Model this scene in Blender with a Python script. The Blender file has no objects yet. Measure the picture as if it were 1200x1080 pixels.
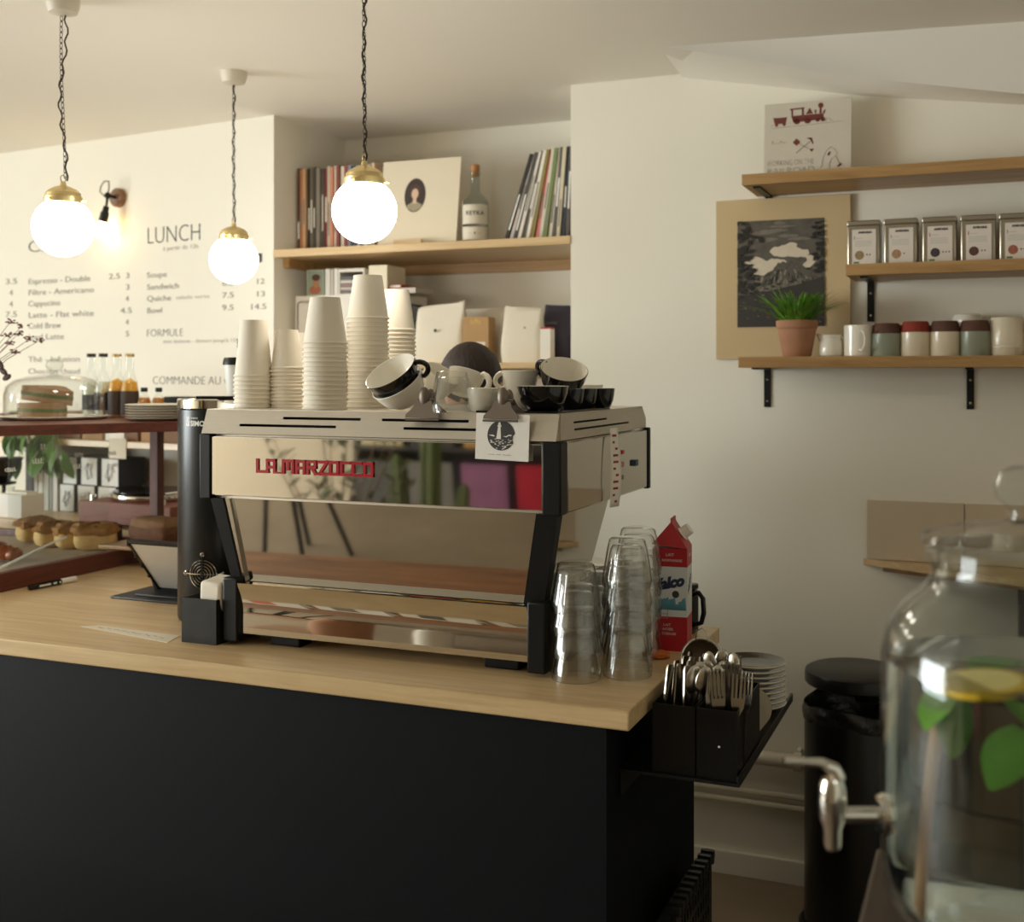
import bpy, bmesh, math, random
from mathutils import Matrix, Vector, Euler
R = math.radians
random.seed(7)
SC = bpy.context.scene
COL = SC.collection

# ------------------------------------------------------------------ camera
CAMZ, FPX, YAW, HZ = 1.53, 1365.0, R(22.5), 437.0
cs, sn = math.cos(YAW), math.sin(YAW)
cam_d = bpy.data.cameras.new('camera'); cam = bpy.data.objects.new('camera', cam_d); COL.objects.link(cam)
cam.location = (0, 0, CAMZ); cam.rotation_euler = (R(90), 0, YAW)
cam_d.sensor_width = 36; cam_d.sensor_fit = 'HORIZONTAL'; cam_d.lens = FPX/1200*36
cam_d.shift_y = -(540-HZ)/1200
cam_d.clip_start = .02
cam_d.dof.use_dof = True; cam_d.dof.focus_distance = 2.25; cam_d.dof.aperture_fstop = 4.2
SC.camera = cam

# ------------------------------------------------------------------ light
w = bpy.data.worlds.new('world'); SC.world = w; w.use_nodes = True
bg = w.node_tree.nodes['Background']; bg.inputs[0].default_value = (.86, .93, 1, 1); bg.inputs[1].default_value = 1.0
def area(name, loc, rot, sx, sy, power, col):
    l = bpy.data.lights.new(name, 'AREA'); l.shape = 'RECTANGLE'; l.size = sx; l.size_y = sy
    l.energy = power; l.color = col
    o = bpy.data.objects.new(name, l); COL.objects.link(o); o.location = loc; o.rotation_euler = rot
    return o
# daylight in the opening of the street window on the left
area('window_left_offscreen', (-7.50, -.825, 1.40), (0, R(-90), 0), 1.9, 3.38, 330, (.95, .98, 1))
SC.view_settings.view_transform = 'Standard'; SC.view_settings.look = 'None'
SC.view_settings.gamma = 1; SC.view_settings.use_curve_mapping = False
SC.view_settings.exposure = 0.45
SC.cycles.use_denoising = True
SC.cycles.max_bounces = 10; SC.cycles.diffuse_bounces = 6; SC.cycles.transparent_max_bounces = 16
SC.cycles.sample_clamp_indirect = 6

# ------------------------------------------------------------------ pixel -> place
def ray(px, py):
    t = (px-600)/FPX; v = (HZ-py)/FPX
    return Vector((t*cs-sn, t*sn+cs, v))
CAMP = Vector((0, 0, CAMZ))
def hit(px, py, p, n):
    d = ray(px, py); k = (Vector(p)-CAMP).dot(Vector(n))/d.dot(Vector(n)); return CAMP+d*k
def PY(px, py, Y): return hit(px, py, (0, Y, 0), (0, 1, 0))
def PZ(px, py, z): return hit(px, py, (0, 0, z), (0, 0, 1))
def PX(px, py, X): return hit(px, py, (X, 0, 0), (1, 0, 0))
def PD(px, py, d): return CAMP+ray(px, py)*d

# ------------------------------------------------------------------ materials
def S(r, g, b):
    f = lambda c: (c/255/12.92) if c/255 <= .04045 else ((c/255+.055)/1.055)**2.4
    return (f(r), f(g), f(b))
MC = {}
def mat(name, col, rough=.5, metal=0., var=.06, scale=9., bump=0., bscale=None, trans=0., ior=1.45, emit=0., ecol=None, coat=0., stretch=None, spec=.5, alpha=1., sss=0.):
    if name in MC: return MC[name]
    m = bpy.data.materials.new(name); m.use_nodes = True; nt = m.node_tree; N = nt.nodes; L = nt.links
    b = N['Principled BSDF']
    b.inputs['Roughness'].default_value = rough; b.inputs['Metallic'].default_value = metal
    b.inputs['IOR'].default_value = ior; b.inputs['Transmission Weight'].default_value = trans
    b.inputs['Coat Weight'].default_value = coat; b.inputs['Specular IOR Level'].default_value = spec
    if emit:
        b.inputs['Emission Color'].default_value = (*(ecol or col), 1); b.inputs['Emission Strength'].default_value = emit
    tc = N.new('ShaderNodeTexCoord'); src = tc.outputs['Object']
    if stretch:
        mp = N.new('ShaderNodeMapping'); mp.inputs['Scale'].default_value = stretch; L.new(src, mp.inputs[0]); src = mp.outputs[0]
    nz = N.new('ShaderNodeTexNoise'); nz.inputs['Scale'].default_value = scale; nz.inputs['Detail'].default_value = 4
    L.new(src, nz.inputs['Vector'])
    mx = N.new('ShaderNodeMix'); mx.data_type = 'RGBA'
    mx.inputs['A'].default_value = (*[max(0, c*(1-var)) for c in col], 1)
    mx.inputs['B'].default_value = (*[min(1, c*(1+var)) for c in col], 1)
    L.new(nz.outputs['Fac'], mx.inputs['Factor']); L.new(mx.outputs['Result'], b.inputs['Base Color'])
    if bump:
        n2 = N.new('ShaderNodeTexNoise'); n2.inputs['Scale'].default_value = bscale or scale*4; n2.inputs['Detail'].default_value = 3
        L.new(src, n2.inputs['Vector'])
        bp = N.new('ShaderNodeBump'); bp.inputs['Strength'].default_value = bump; bp.inputs['Distance'].default_value = .004
        L.new(n2.outputs['Fac'], bp.inputs['Height']); L.new(bp.outputs[0], b.inputs['Normal'])
    MC[name] = m; return m
def wood(name, dark, light, axis=0, rough=.45, scale=3., coat=0.):
    if name in MC: return MC[name]
    m = bpy.data.materials.new(name); m.use_nodes = True; nt = m.node_tree; N = nt.nodes; L = nt.links
    b = N['Principled BSDF']; b.inputs['Roughness'].default_value = rough; b.inputs['Coat Weight'].default_value = coat
    tc = N.new('ShaderNodeTexCoord'); mp = N.new('ShaderNodeMapping')
    sc = [16, 16, 16]; sc[axis] = .9; mp.inputs['Scale'].default_value = sc; L.new(tc.outputs['Object'], mp.inputs[0])
    nz = N.new('ShaderNodeTexNoise'); nz.inputs['Scale'].default_value = scale; nz.inputs['Detail'].default_value = 8; nz.inputs['Roughness'].default_value = .65
    nz.inputs['Distortion'].default_value = .6
    L.new(mp.outputs[0], nz.inputs['Vector'])
    cr = N.new('ShaderNodeValToRGB'); cr.color_ramp.elements[0].position = .3; cr.color_ramp.elements[1].position = .7
    cr.color_ramp.elements[0].color = (*dark, 1); cr.color_ramp.elements[1].color = (*light, 1)
    L.new(nz.outputs['Fac'], cr.inputs[0]); L.new(cr.outputs[0], b.inputs['Base Color'])
    bp = N.new('ShaderNodeBump'); bp.inputs['Strength'].default_value = .08; bp.inputs['Distance'].default_value = .003
    L.new(nz.outputs['Fac'], bp.inputs['Height']); L.new(bp.outputs[0], b.inputs['Normal'])
    MC[name] = m; return m
def thin_glass(name, tint=(.96, .98, .97), refl=1.0):
    m = bpy.data.materials.new(name); m.use_nodes = True; nt = m.node_tree; N = nt.nodes; L = nt.links
    for n in list(N): N.remove(n)
    out = N.new('ShaderNodeOutputMaterial'); mx = N.new('ShaderNodeMixShader'); tr = N.new('ShaderNodeBsdfTransparent'); gl = N.new('ShaderNodeBsdfGlossy')
    lw = N.new('ShaderNodeLayerWeight'); lw.inputs[0].default_value = .5; gl.inputs['Roughness'].default_value = .02
    pw = N.new('ShaderNodeMath'); pw.operation = 'POWER'; pw.inputs[1].default_value = 4.; fr = N.new('ShaderNodeMath'); fr.operation = 'MULTIPLY_ADD'; fr.inputs[1].default_value = .9*refl; fr.inputs[2].default_value = .035*refl
    L.new(lw.outputs['Facing'], pw.inputs[0]); L.new(pw.outputs[0], fr.inputs[0])
    nz = N.new('ShaderNodeTexNoise'); nz.inputs['Scale'].default_value = 5
    mc = N.new('ShaderNodeMix'); mc.data_type = 'RGBA'; mc.inputs['A'].default_value = (*[c*.985 for c in tint], 1); mc.inputs['B'].default_value = (*tint, 1)
    L.new(nz.outputs['Fac'], mc.inputs['Factor']); L.new(mc.outputs['Result'], tr.inputs[0])
    L.new(fr.outputs[0], mx.inputs[0]); L.new(tr.outputs[0], mx.inputs[1]); L.new(gl.outputs[0], mx.inputs[2]); L.new(mx.outputs[0], out.inputs[0])
    MC[name] = m; return m

WALL = mat('painted_plaster_cream', S(236, 231, 217), .7, var=.025, scale=2, bump=.05, bscale=60)
CEIL = mat('painted_ceiling', S(246, 242, 232), .8, var=.02, scale=2, bump=.04, bscale=50)
FLOOR = mat('brown_concrete', S(138, 122, 102), .45, var=.25, scale=5, bump=.06, bscale=30)
OAK = wood('pale_oak', S(192, 160, 114), S(222, 194, 148), 0, .32)
OAKS = wood('shelf_oak', S(150, 112, 66), S(188, 150, 98), 0, .45)
OAKY = wood('pale_oak_cross', S(170, 132, 82), S(214, 178, 124), 1, .38)
MAHOG = wood('red_brown_wood', S(70, 27, 14), S(112, 52, 28), 1, .5)
TABLEW = wood('table_wood', S(96, 58, 30), S(168, 112, 66), 0, .4)
BLACKP = mat('black_painted_panel', S(9, 13, 15), .6, var=.15, scale=3, spec=.2)
BLACKM = mat('black_metal', S(22, 21, 20), .4, .2, var=.2, scale=6)
BLACKG = mat('black_gloss', S(14, 14, 15), .18, var=.1)
STEEL = mat('brushed_steel', S(206, 198, 184), .38, 1., var=.06, scale=4, stretch=(1, 30, 30))
MIRROR = mat('polished_steel', S(205, 200, 190), .035, 1., var=.03, scale=1.5)
CHROME = mat('chrome', S(215, 212, 205), .08, 1., var=.02)
CUTL = mat('cutlery_steel', S(190, 184, 172), .2, 1., var=.05)
PAPERCUP = mat('paper_cup_white', S(238, 229, 212), .6, var=.02, scale=14)
CERW = mat('white_ceramic', S(236, 230, 216), .18, var=.02, coat=.3)
CERB = mat('black_glaze', S(20, 19, 20), .12, var=.1, coat=.5)
GLASS = mat('clear_glass', (.95, .97, .96), .0, trans=1., ior=1.46, var=.01)
THIN = thin_glass('thin_clear_glass')
TUMG = thin_glass('tumbler_glass', (.985, .988, .98), 2.0)
WATER = mat('water', (.9, .95, .93), 0., trans=1., ior=1.33, var=.01)
BRASS = mat('brass', S(236, 214, 156), .32, 1., var=.06)
GLOBE = mat('opal_globe', (1, .97, .9), .3, emit=15., ecol=(1, .93, .80), var=.01)
WHITE = mat('white_card', S(235, 230, 220), .6, var=.02)
PAPER = mat('paper', S(232, 226, 212), .7, var=.03)
KRAFT = mat('kraft_card', S(186, 150, 104), .7, var=.06)
INK = mat('dark_ink', S(58, 54, 50), .6, var=.1)
INKG = mat('grey_ink', S(140, 134, 124), .6, var=.1)
INKP = mat('pale_ink', S(186, 180, 170), .6, var=.06)
WHITEINK = mat('white_ink', S(238, 238, 232), .5, var=.03)
RED = mat('enamel_red', S(172, 24, 44), .25, var=.05, coat=.4)

# ------------------------------------------------------------------ mesh helpers
class MB:
    def __init__(s): s.v = []; s.f = []; s.m = []; s.flat = set()
    def add(s, v, f, M=None, mi=0):
        o = len(s.v)
        s.v += [tuple(M @ Vector(p)) if M else tuple(p) for p in v]
        s.f += [tuple(i+o for i in q) for q in f]; s.m += [mi]*len(f)
        return s
    def box(s, x0, x1, y0, y1, z0, z1, M=None, mi=0):
        v = [(x, y, z) for z in (z0, z1) for y in (y0, y1) for x in (x0, x1)]
        return s.add(v, [(0, 2, 3, 1), (4, 5, 7, 6), (0, 1, 5, 4), (2, 6, 7, 3), (0, 4, 6, 2), (1, 3, 7, 5)], M, mi)
    def rbox(s, x0, x1, y0, y1, z0, z1, r=.004, M=None, seg=2, mi=0):
        bm = bmesh.new(); bmesh.ops.create_cube(bm, size=1)
        for v in bm.verts:
            v.co = Vector(((x0+x1)/2+v.co.x*(x1-x0), (y0+y1)/2+v.co.y*(y1-y0), (z0+z1)/2+v.co.z*(z1-z0)))
        bmesh.ops.bevel(bm, geom=bm.edges[:], offset=r, segments=seg, affect='EDGES', profile=.5)
        bm.verts.index_update(); bm.normal_update(); f0 = len(s.f)
        s.flat |= {f0+i for i, f in enumerate(bm.faces) if max(abs(c) for c in f.normal) > .9999}
        s.add([v.co.copy() for v in bm.verts], [[v.index for v in f.verts] for f in bm.faces], M, mi); bm.free(); return s
    def lathe(s, prof, n=24, M=None, mi=0, flute=None):
        v = []; f = []; rows = []
        for (r, z) in prof:
            if r < 1e-6: rows.append([len(v)]); v.append((0, 0, z))
            else:
                rows.append(list(range(len(v), len(v)+n)))
                for i in range(n):
                    a = 2*math.pi*i/n; rr = r*(1+(flute(i, z) if flute else 0)); v.append((rr*math.cos(a), rr*math.sin(a), z))
        for a, b in zip(rows, rows[1:]):
            for i in range(n):
                j = (i+1) % n
                if len(a) == 1 and len(b) == 1: continue
                if len(a) == 1: f.append((a[0], b[j], b[i]))
                elif len(b) == 1: f.append((a[i], a[j], b[0]))
                else: f.append((a[i], a[j], b[j], b[i]))
        return s.add(v, f, M, mi)
    def tube(s, pts, r, n=8, closed=False, M=None, mi=0, flat=1.):
        pts = [Vector(p) for p in pts]; k = len(pts); rows = []; v = []; f = []
        up = None
        for i, p in enumerate(pts):
            a = pts[(i-1) % k] if (closed or i > 0) else p; b = pts[(i+1) % k] if (closed or i < k-1) else p
            t = (b-a); t = t.normalized() if t.length > 1e-9 else Vector((0, 0, 1))
            if up is None: up = Vector((0, 0, 1)) if abs(t.z) < .9 else Vector((1, 0, 0))
            x = t.cross(up)
            if x.length < 1e-4: x = t.cross(Vector((1, .3, .2)))
            x.normalize(); y = x.cross(t).normalized(); up = y
            rr = r[i] if isinstance(r, (list, tuple)) else r
            rows.append(list(range(len(v), len(v)+n)))
            for j in range(n):
                q = 2*math.pi*j/n; v.append(p+x*rr*math.cos(q)+y*rr*flat*math.sin(q))
        seq = list(zip(rows, rows[1:])) + ([(rows[-1], rows[0])] if closed else [])
        for a, b in seq:
            for j in range(n): f.append((a[j], a[(j+1) % n], b[(j+1) % n], b[j]))
        if not closed: f.append(tuple(reversed(rows[0]))); f.append(tuple(rows[-1]))
        return s.add(v, f, M, mi)
    def prism(s, poly, z0, z1, M=None, mi=0):
        n = len(poly); v = [(x, y, z0) for x, y in poly]+[(x, y, z1) for x, y in poly]
        f = [tuple(reversed(range(n))), tuple(range(n, 2*n))]+[(i, (i+1) % n, n+(i+1) % n, n+i) for i in range(n)]
        return s.add(v, f, M, mi)
    def ball(s, c, r, nu=16, nv=10, M=None, mi=0, jit=0., rnd=None):
        if not isinstance(r, (list, tuple)): r = (r, r, r)
        prof = [(math.sin(math.pi*i/nv), -math.cos(math.pi*i/nv)) for i in range(nv+1)]
        prof[0] = (0, -1); prof[-1] = (0, 1)
        t = MB(); t.lathe(prof, nu)
        vv = []
        for p in t.v:
            k = 1+((rnd or random).uniform(-jit, jit) if jit else 0); vv.append((c[0]+p[0]*r[0]*k, c[1]+p[1]*r[1]*k, c[2]+p[2]*r[2]*k))
        return s.add(vv, t.f, M, mi)
    def holes(s, u0, u1, v0, v1, hl, d0, d1, M=None):
        """plate in u,v with rectangular holes, from depth d0 to d1 (u->x, v->z, depth->y)"""
        us = sorted({u0, u1, *[h[0] for h in hl], *[h[1] for h in hl]}); vs = sorted({v0, v1, *[h[2] for h in hl], *[h[3] for h in hl]})
        for a, b in zip(us, us[1:]):
            for c, d in zip(vs, vs[1:]):
                mu, mv = (a+b)/2, (c+d)/2
                if any(h[0] < mu < h[1] and h[2] < mv < h[3] for h in hl): continue
                s.box(a, b, d0, d1, c, d, M)
        return s
    def mesh(s, name, mats, smooth=True, ang=35):
        me = bpy.data.meshes.new(name); me.from_pydata([tuple(p) for p in s.v], [], s.f)
        for m in (mats if isinstance(mats, (list, tuple)) else [mats]): me.materials.append(m)
        if any(s.m):
            me.polygons.foreach_set('material_index', s.m)
        if smooth:
            me.polygons.foreach_set('use_smooth', [True]*len(s.f)); me.set_sharp_from_angle(angle=R(ang))
            if s.flat: me.polygons.foreach_set('use_smooth', [i not in s.flat for i in range(len(s.f))])
        me.update(); return me
    def build(s, name, mats, parent=None, loc=(0, 0, 0), rot=(0, 0, 0), smooth=True, ang=35):
        o = bpy.data.objects.new(name, s.mesh(name, mats, smooth, ang)); COL.objects.link(o)
        o.parent = parent; o.location = loc; o.rotation_euler = rot; return o
    def bw(s, name, mats, parent=None, smooth=True, ang=35):
        """vertices given in world space; put the origin at the thing's base"""
        if parent is None:
            xs = [p[0] for p in s.v]; ys = [p[1] for p in s.v]; zs = [p[2] for p in s.v]
            o = Vector(((min(xs)+max(xs))/2, (min(ys)+max(ys))/2, min(zs)))
            s.v = [tuple(Vector(p)-o) for p in s.v]; return s.build(name, mats, None, o, smooth=smooth, ang=ang)
        q = parent; off = Vector((0, 0, 0))
        M = Matrix.Identity(4)
        while q: M = Matrix.Translation(q.location) @ q.rotation_euler.to_matrix().to_4x4() @ M; q = q.parent
        Mi = M.inverted(); s.v = [tuple(Mi @ Vector(p)) for p in s.v]
        return s.build(name, mats, parent, smooth=smooth, ang=ang)
def E(name, label, cat, loc=(0, 0, 0), rot=0, group=None):
    o = bpy.data.objects.new(name, None); COL.objects.link(o); o.location = loc
    o.rotation_euler = rot if isinstance(rot, (tuple, list, Euler)) else (0, 0, rot); o.empty_display_size = .05
    return T(o, label, cat, group)
def T(o, label, cat, group=None):
    o['label'] = label; o['category'] = cat
    if group: o['group'] = group
    return o
def ST(o, label=None):
    o['kind'] = 'structure'
    if label: o['label'] = label; o['category'] = 'structure'
    return o
def copy_tree(o, parent=None):
    c = o.copy(); COL.objects.link(c); c.parent = parent
    for ch in list(o.children): copy_tree(ch, c)
    return c
def inst(me, name, parent=None, loc=(0, 0, 0), rot=(0, 0, 0)):
    o = bpy.data.objects.new(name, me); COL.objects.link(o); o.parent = parent; o.location = loc; o.rotation_euler = rot; return o
def TR(loc=(0, 0, 0), rot=(0, 0, 0), s=1.):
    return Matrix.Translation(loc) @ Euler(rot).to_matrix().to_4x4() @ Matrix.Scale(s, 4)
_tx = {}
def text_mb(body, size=1., ext=0., align='LEFT', offset=0., shear=0., spacing=1.):
    """lettering lying in local XY, one mesh builder"""
    c = bpy.data.curves.new('t', 'FONT'); c.body = body; c.size = size; c.extrude = ext; c.align_x = align
    c.offset = offset; c.shear = shear; c.space_character = spacing; c.resolution_u = 3; c.fill_mode = 'BOTH'
    o = bpy.data.objects.new('t', c); me = o.to_mesh()
    mb = MB(); mb.add([v.co.copy() for v in me.vertices], [tuple(p.vertices) for p in me.polygons])
    o.to_mesh_clear(); bpy.data.objects.remove(o); bpy.data.curves.remove(c); return mb
def lettering(body, p, cap, rz, m, parent, align='LEFT', name='lettering', ext=.0006, offset=0., shear=0., spacing=1., tilt=0., width=None):
    """lettering standing upright at world point p (baseline), cap height in metres, facing -y turned by rz"""
    t = text_mb(body, cap/.7, ext, align, offset, shear, spacing)
    if not t.v: return None
    xs = [q[0] for q in t.v]
    k = 1.
    if width: k = width/max(1e-6, max(xs)-min(xs))
    M = Matrix.Translation(p) @ Euler((R(90), 0, rz)).to_matrix().to_4x4() @ Euler((0, 0, tilt)).to_matrix().to_4x4() @ Matrix.Diagonal((k, 1, 1, 1))
    mb = MB(); mb.add(t.v, t.f, M); return mb.bw(name, m, parent, smooth=False)
# ================================================================== the room
YW, ZC, XNL, XNR, YNB = 3.55, 2.46, -2.40, -1.265, 4.05     # wall plane, ceiling, niche left/right/back
WA = math.atan(.12); EU = Vector((math.cos(WA), -math.sin(WA), 0)); EN = Vector((-math.sin(WA), -math.cos(WA), 0)); W0 = Vector((XNL, YW, 0))
def MW(u, v, z): return W0+EU*u-EN*v+Vector((0, 0, z))      # menu wall frame: u along the wall to the right, v into the wall
def PM(px, py, v=0.): return hit(px, py, W0-EN*v, EN)
def MUV(p): q = p-W0; return q.dot(EU), -q.dot(EN), p.z
ST(MB().box(-7.6, 2.0, -2.95, 4.6, -.1, 0).bw('floor', FLOOR))
ST(MB().box(-7.6, 2.0, -2.95, 4.6, ZC, ZC+.12).bw('ceiling', CEIL))
# shelf wall on the right, niche, menu wall
wb = MB().box(XNR, 2.0, YW, YW+.6, 0, ZC); wall_back = ST(wb.bw('wall_back', WALL))
ST(MB().box(XNL-.02, XNR+.01, YNB, YNB+.12, 0, ZC).bw('wall_niche', WALL))
mb = MB()
a, b = MW(0, 0, 0), MW(-5.1, 0, 0)
poly = [(b.x, b.y), (a.x, a.y), (a.x, YNB+.12), (b.x, YNB+.6)]
mb.prism(poly, 0, ZC); wall_menu = ST(mb.bw('wall_menu', WALL))
# left street wall with the shop window
mb = MB()
mb.box(-7.55, -7.35, -2.95, 4.6, 0, .42); mb.box(-7.55, -7.35, -2.95, 4.6, 2.38, ZC)
mb.box(-7.55, -7.35, -2.95, -2.55, .42, 2.38); mb.box(-7.55, -7.35, .9, 4.6, .42, 2.38)
ST(mb.bw('wall_left', WALL))
FRP = mat('window_frame_paint', S(60, 58, 54), .4)
hh = [(-2.49+i*1.13, -2.49+i*1.13+1.07, .48, 2.32) for i in range(3)]
wn = ST(MB().holes(-2.55, .9, .42, 2.38, hh, -.03, .03, TR((-7.45, 0, 0), (0, 0, R(90)))).bw('window_1', FRP))
for h in hh: MB().box(-7.455, -7.449, h[0], h[1], .48, 2.32).bw('pane', THIN, wn)
# front wall behind the camera
TAUPE = mat('taupe_wall_paint', S(186, 170, 146), .7, var=.03, scale=2)
ST(MB().box(-7.55, 2.0, -2.95, -2.75, 0, ZC).bw('wall_front', TAUPE))
ST(MB().box(1.85, 2.0, -2.95, YW, 0, ZC).bw('wall_right', WALL))
# sloping soffit under the ceiling on the right
A0 = PZ(772, 55, ZC); A1 = PZ(1200, 25, ZC); A2 = A1+(A1-A0)*1.6
I0 = PY(799, 57, 3.30); I1 = PY(1017, 92, 3.36); I2 = PY(1200, 110, 3.43); I3 = I2+(I2-I1)*3.2
W_0 = PY(800, 91, YW); W_1 = PY(1008, 112, YW); W_2 = PY(1200, 123, YW); W_3 = W_2+(W_2-W_1)*3.2
A0.z = A1.z = A2.z = ZC+.004
Ax = [A0, A0.lerp(A1, .5), A1, A2]
top = [Vector((p.x, p.y, ZC+.01)) for p in (W_0, W_1, W_2, W_3)]
v = Ax+[I0, I1, I2, I3]+[W_0, W_1, W_2, W_3]+top
f = []
for i in range(3): f += [(i, i+1, 5+i, 4+i), (4+i, 5+i, 9+i, 8+i)]
f += [(0, 4, 8)]
o = MB().add(v, f).bw('trim_1', CEIL, ang=50); ST(o)
ST(MB().rbox(XNR, 1.85, YW-.014, YW, 0, .072, .003).bw('baseboard_back', WALL))
ST(MB().box(1.836, 1.85, -2.75, YW-.014, 0, .072).bw('baseboard_right', WALL))
# heating pipes along the shelf wall
PIPE = mat('painted_pipe', S(214, 206, 186), .5, var=.03)
p = PY(880, 886, YW-.045)
t = E('heating_pipe', 'thick cream painted heating pipe with a clamp low on the wall', 'pipe', (p.x, YW-.045, p.z))
MB().tube([(-.62, 0, 0), (.05-p.x, 0, 0)], .021, 14).build('pipe_run', PIPE, t)
p2 = PY(935, 886, YW-.045)
MB().lathe([(.021, -.012), (.027, -.011), (.027, .011), (.021, .012)], 16, TR((p2.x-p.x, 0, 0), (0, R(90), 0))).box(p2.x-p.x-.006, p2.x-p.x+.006, .015, .045, -.03, .03).build('pipe_clamp', PIPE, t)
for y, nm in ((927, 'upper of the two thin cream pipes running below the thick pipe'), (940, 'lower of the two thin cream pipes running just above the baseboard')):
    q = PY(880, y, YW-.03)
    t = E('thin_pipe', nm, 'pipe', (q.x, YW-.03, q.z))
    MB().tube([(-.62, 0, 0), (.05-q.x, 0, 0)], .0095, 10).build('pipe_run', PIPE, t)
    MB().box(-.3, -.29, 0, .03, -.014, .014).build('pipe_clip', PIPE, t)

# ================================================================== the counter
ZT = .95
t = E('service_counter', 'long black service counter carrying the espresso machine', 'counter', (-2.0, 2.3, 0))
# front clad in two wide panels
CX0, CX1, CY0, CY1 = -4.2, -.63, 1.955, 2.60
for x0, x1 in ((-2.9, CX1), (CX0, -2.9015)):
    MB().rbox(x0, x1, CY0, CY0+.018, .0, ZT-.035, .0008).bw('front_panel', BLACKP, t)
MB().box(CX1-.018, CX1, CY0+.018, CY1, 0, ZT-.035).bw('end_panel', BLACKP, t)
MB().box(CX0, CX1-.018, CY1-.018, CY1, .1, ZT-.035).bw('rear_panel', BLACKP, t)
MB().box(CX0, CX1-.02, CY0+.02, CY1-.02, .86, ZT-.036).bw('carcass', BLACKP, t)
mb = MB(); mb.rbox(-4.25, -.58, 1.925, 2.64, ZT-.036, ZT, .003)
T(mb.bw('counter_worktop', OAK), 'pale oak worktop lying on the black service counter', 'worktop')
mb = MB(); mb.rbox(-4.25, -2.2, 2.641, 3.08, ZT-.036, ZT, .003)
T(mb.bw('display_worktop', OAK), 'oak worktop extension under the pastry display', 'worktop')
MB().box(-4.2, -2.25, 2.641, 3.04, 0, ZT-.036).bw('display_cabinet', BLACKP)
T(bpy.data.objects['display_cabinet'], 'black base cabinet under the pastry display worktop', 'cabinet')
# ================================================================== espresso machine
def axis_rot(a, spin=0.):
    q = Vector((0, 0, 1)).rotation_difference(Vector(a).normalized())
    return (q.to_matrix() @ Euler((0, 0, spin)).to_matrix()).to_euler()
def quad_plate(pts, th):
    """closed plate from 4 front corners, thickness towards +y"""
    v = [Vector(p) for p in pts]+[Vector(p)+Vector((0, th, 0)) for p in pts]
    return v, [(3, 2, 1, 0)[::-1], (4, 7, 6, 5)[::-1], (0, 4, 5, 1), (1, 5, 6, 2), (2, 6, 7, 3), (3, 7, 4, 0)]
MBLK = mat('machine_black', S(18, 17, 16), .42, var=.1, spec=.3)
em = E('espresso_machine', 'polished steel two-group espresso machine with red nameplate seen from behind', 'espresso machine', (-1.155, 2.35, ZT))
FY = 2.05
MB().box(-1.555, -.755, 2.066, 2.628, 1.262, 1.400).bw('upper_body', STEEL, em)
fp = MB().rbox(-1.543, -.787, FY, FY+.016, 1.270, 1.396, .002).bw('back_panel', MIRROR, em)
MB().rbox(-1.572, -1.543, FY-.004, FY+.04, 1.262, 1.401, .003).bw('corner_post', MBLK, em)
MB().rbox(-.787, -.749, FY-.004, FY+.035, 1.262, 1.401, .003).bw('corner_post', MBLK, em)
sp = MB().rbox(-.755, -.7485, FY+.036, 2.628, 1.264, 1.399, .002).bw('side_panel', MIRROR, em)
MB().rbox(-1.5615, -1.555, FY+.036, 2.628, 1.264, 1.399, .002).bw('side_panel', MIRROR, em)
MB().rbox(-1.565, -.7455, 2.634, 2.652, 1.260, 1.403, .003).bw('front_fascia', MBLK, em)
# cap with vent slots, sloping back
def slot(px0, px1, py): 
    q0 = PY(px0, py, FY); q1 = PY(px1, py, FY); return (q0.x, q1.x)
hl = []
for a, b, v0 in ((330, 421, .034), (281, 394, .017), (446, 548, .034), (473, 580, .017)):
    x0, x1 = slot(a, b, 495); hl.append((x0, x1, v0, v0+.0058))
Mcap = TR((0, 2.042, 1.402), (R(-21), 0, 0))
MB().holes(-1.563, -.757, 0, .0535, hl, 0, .002, Mcap).bw('cap_front', STEEL, em, smooth=False)
MB().box(-1.55, -.77, 2.052, 2.60, 1.400, 1.406).box(-1.54, -.775, 2.10, 2.11, 1.4, 1.448).box(-.775, -.772, 2.08, 2.60, 1.4, 1.448).bw('cap_floor_and_blackout', MBLK, em)  # cap floor, plus black plates added behind the slots to keep them dark
y0 = 2.08
Ms = TR((-.757, 0, 1.402), (0, 0, R(90)))       # u -> +y, v -> z, depth -> -x
hs = [(PX(671, 496, -.757).y, PX(710, 496, -.757).y, .030, .034), (PX(672, 505, -.757).y, PX(736, 505, -.757).y, .016, .020)]
mb = MB(); mb.holes(2.062, 2.57, 0, .0495, hs, -.002, .0, Ms)
mb.prism([(2.57, 0), (2.65, 0), (2.65, .022), (2.62, .0495), (2.57, .0495)], 0, .002, TR((-.759, 0, 1.402)) @ Matrix(((0, 0, 1, 0), (1, 0, 0, 0), (0, 1, 0, 0), (0, 0, 0, 1))))
mb.prism([(2.043, 0), (2.062, 0), (2.062, .0495)], 0, .002, TR((-.759, 0, 1.402)) @ Matrix(((0, 0, 1, 0), (1, 0, 0, 0), (0, 1, 0, 0), (0, 0, 0, 1))))
mb.bw('cap_side', STEEL, em, smooth=False)
mb = MB(); mb.prism([(2.043, 0), (2.65, 0), (2.65, .022), (2.62, .0495), (2.062, .0495)], 0, .002, TR((-1.563, 0, 1.402)) @ Matrix(((0, 0, 1, 0), (1, 0, 0, 0), (0, 1, 0, 0), (0, 0, 0, 1)))).bw('cap_side', STEEL, em, smooth=False)
ZM = 1.453
MB().box(-1.562, -.757, 2.0615, 2.62, ZM-.003, ZM).bw('cup_tray', STEEL, em)
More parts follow.
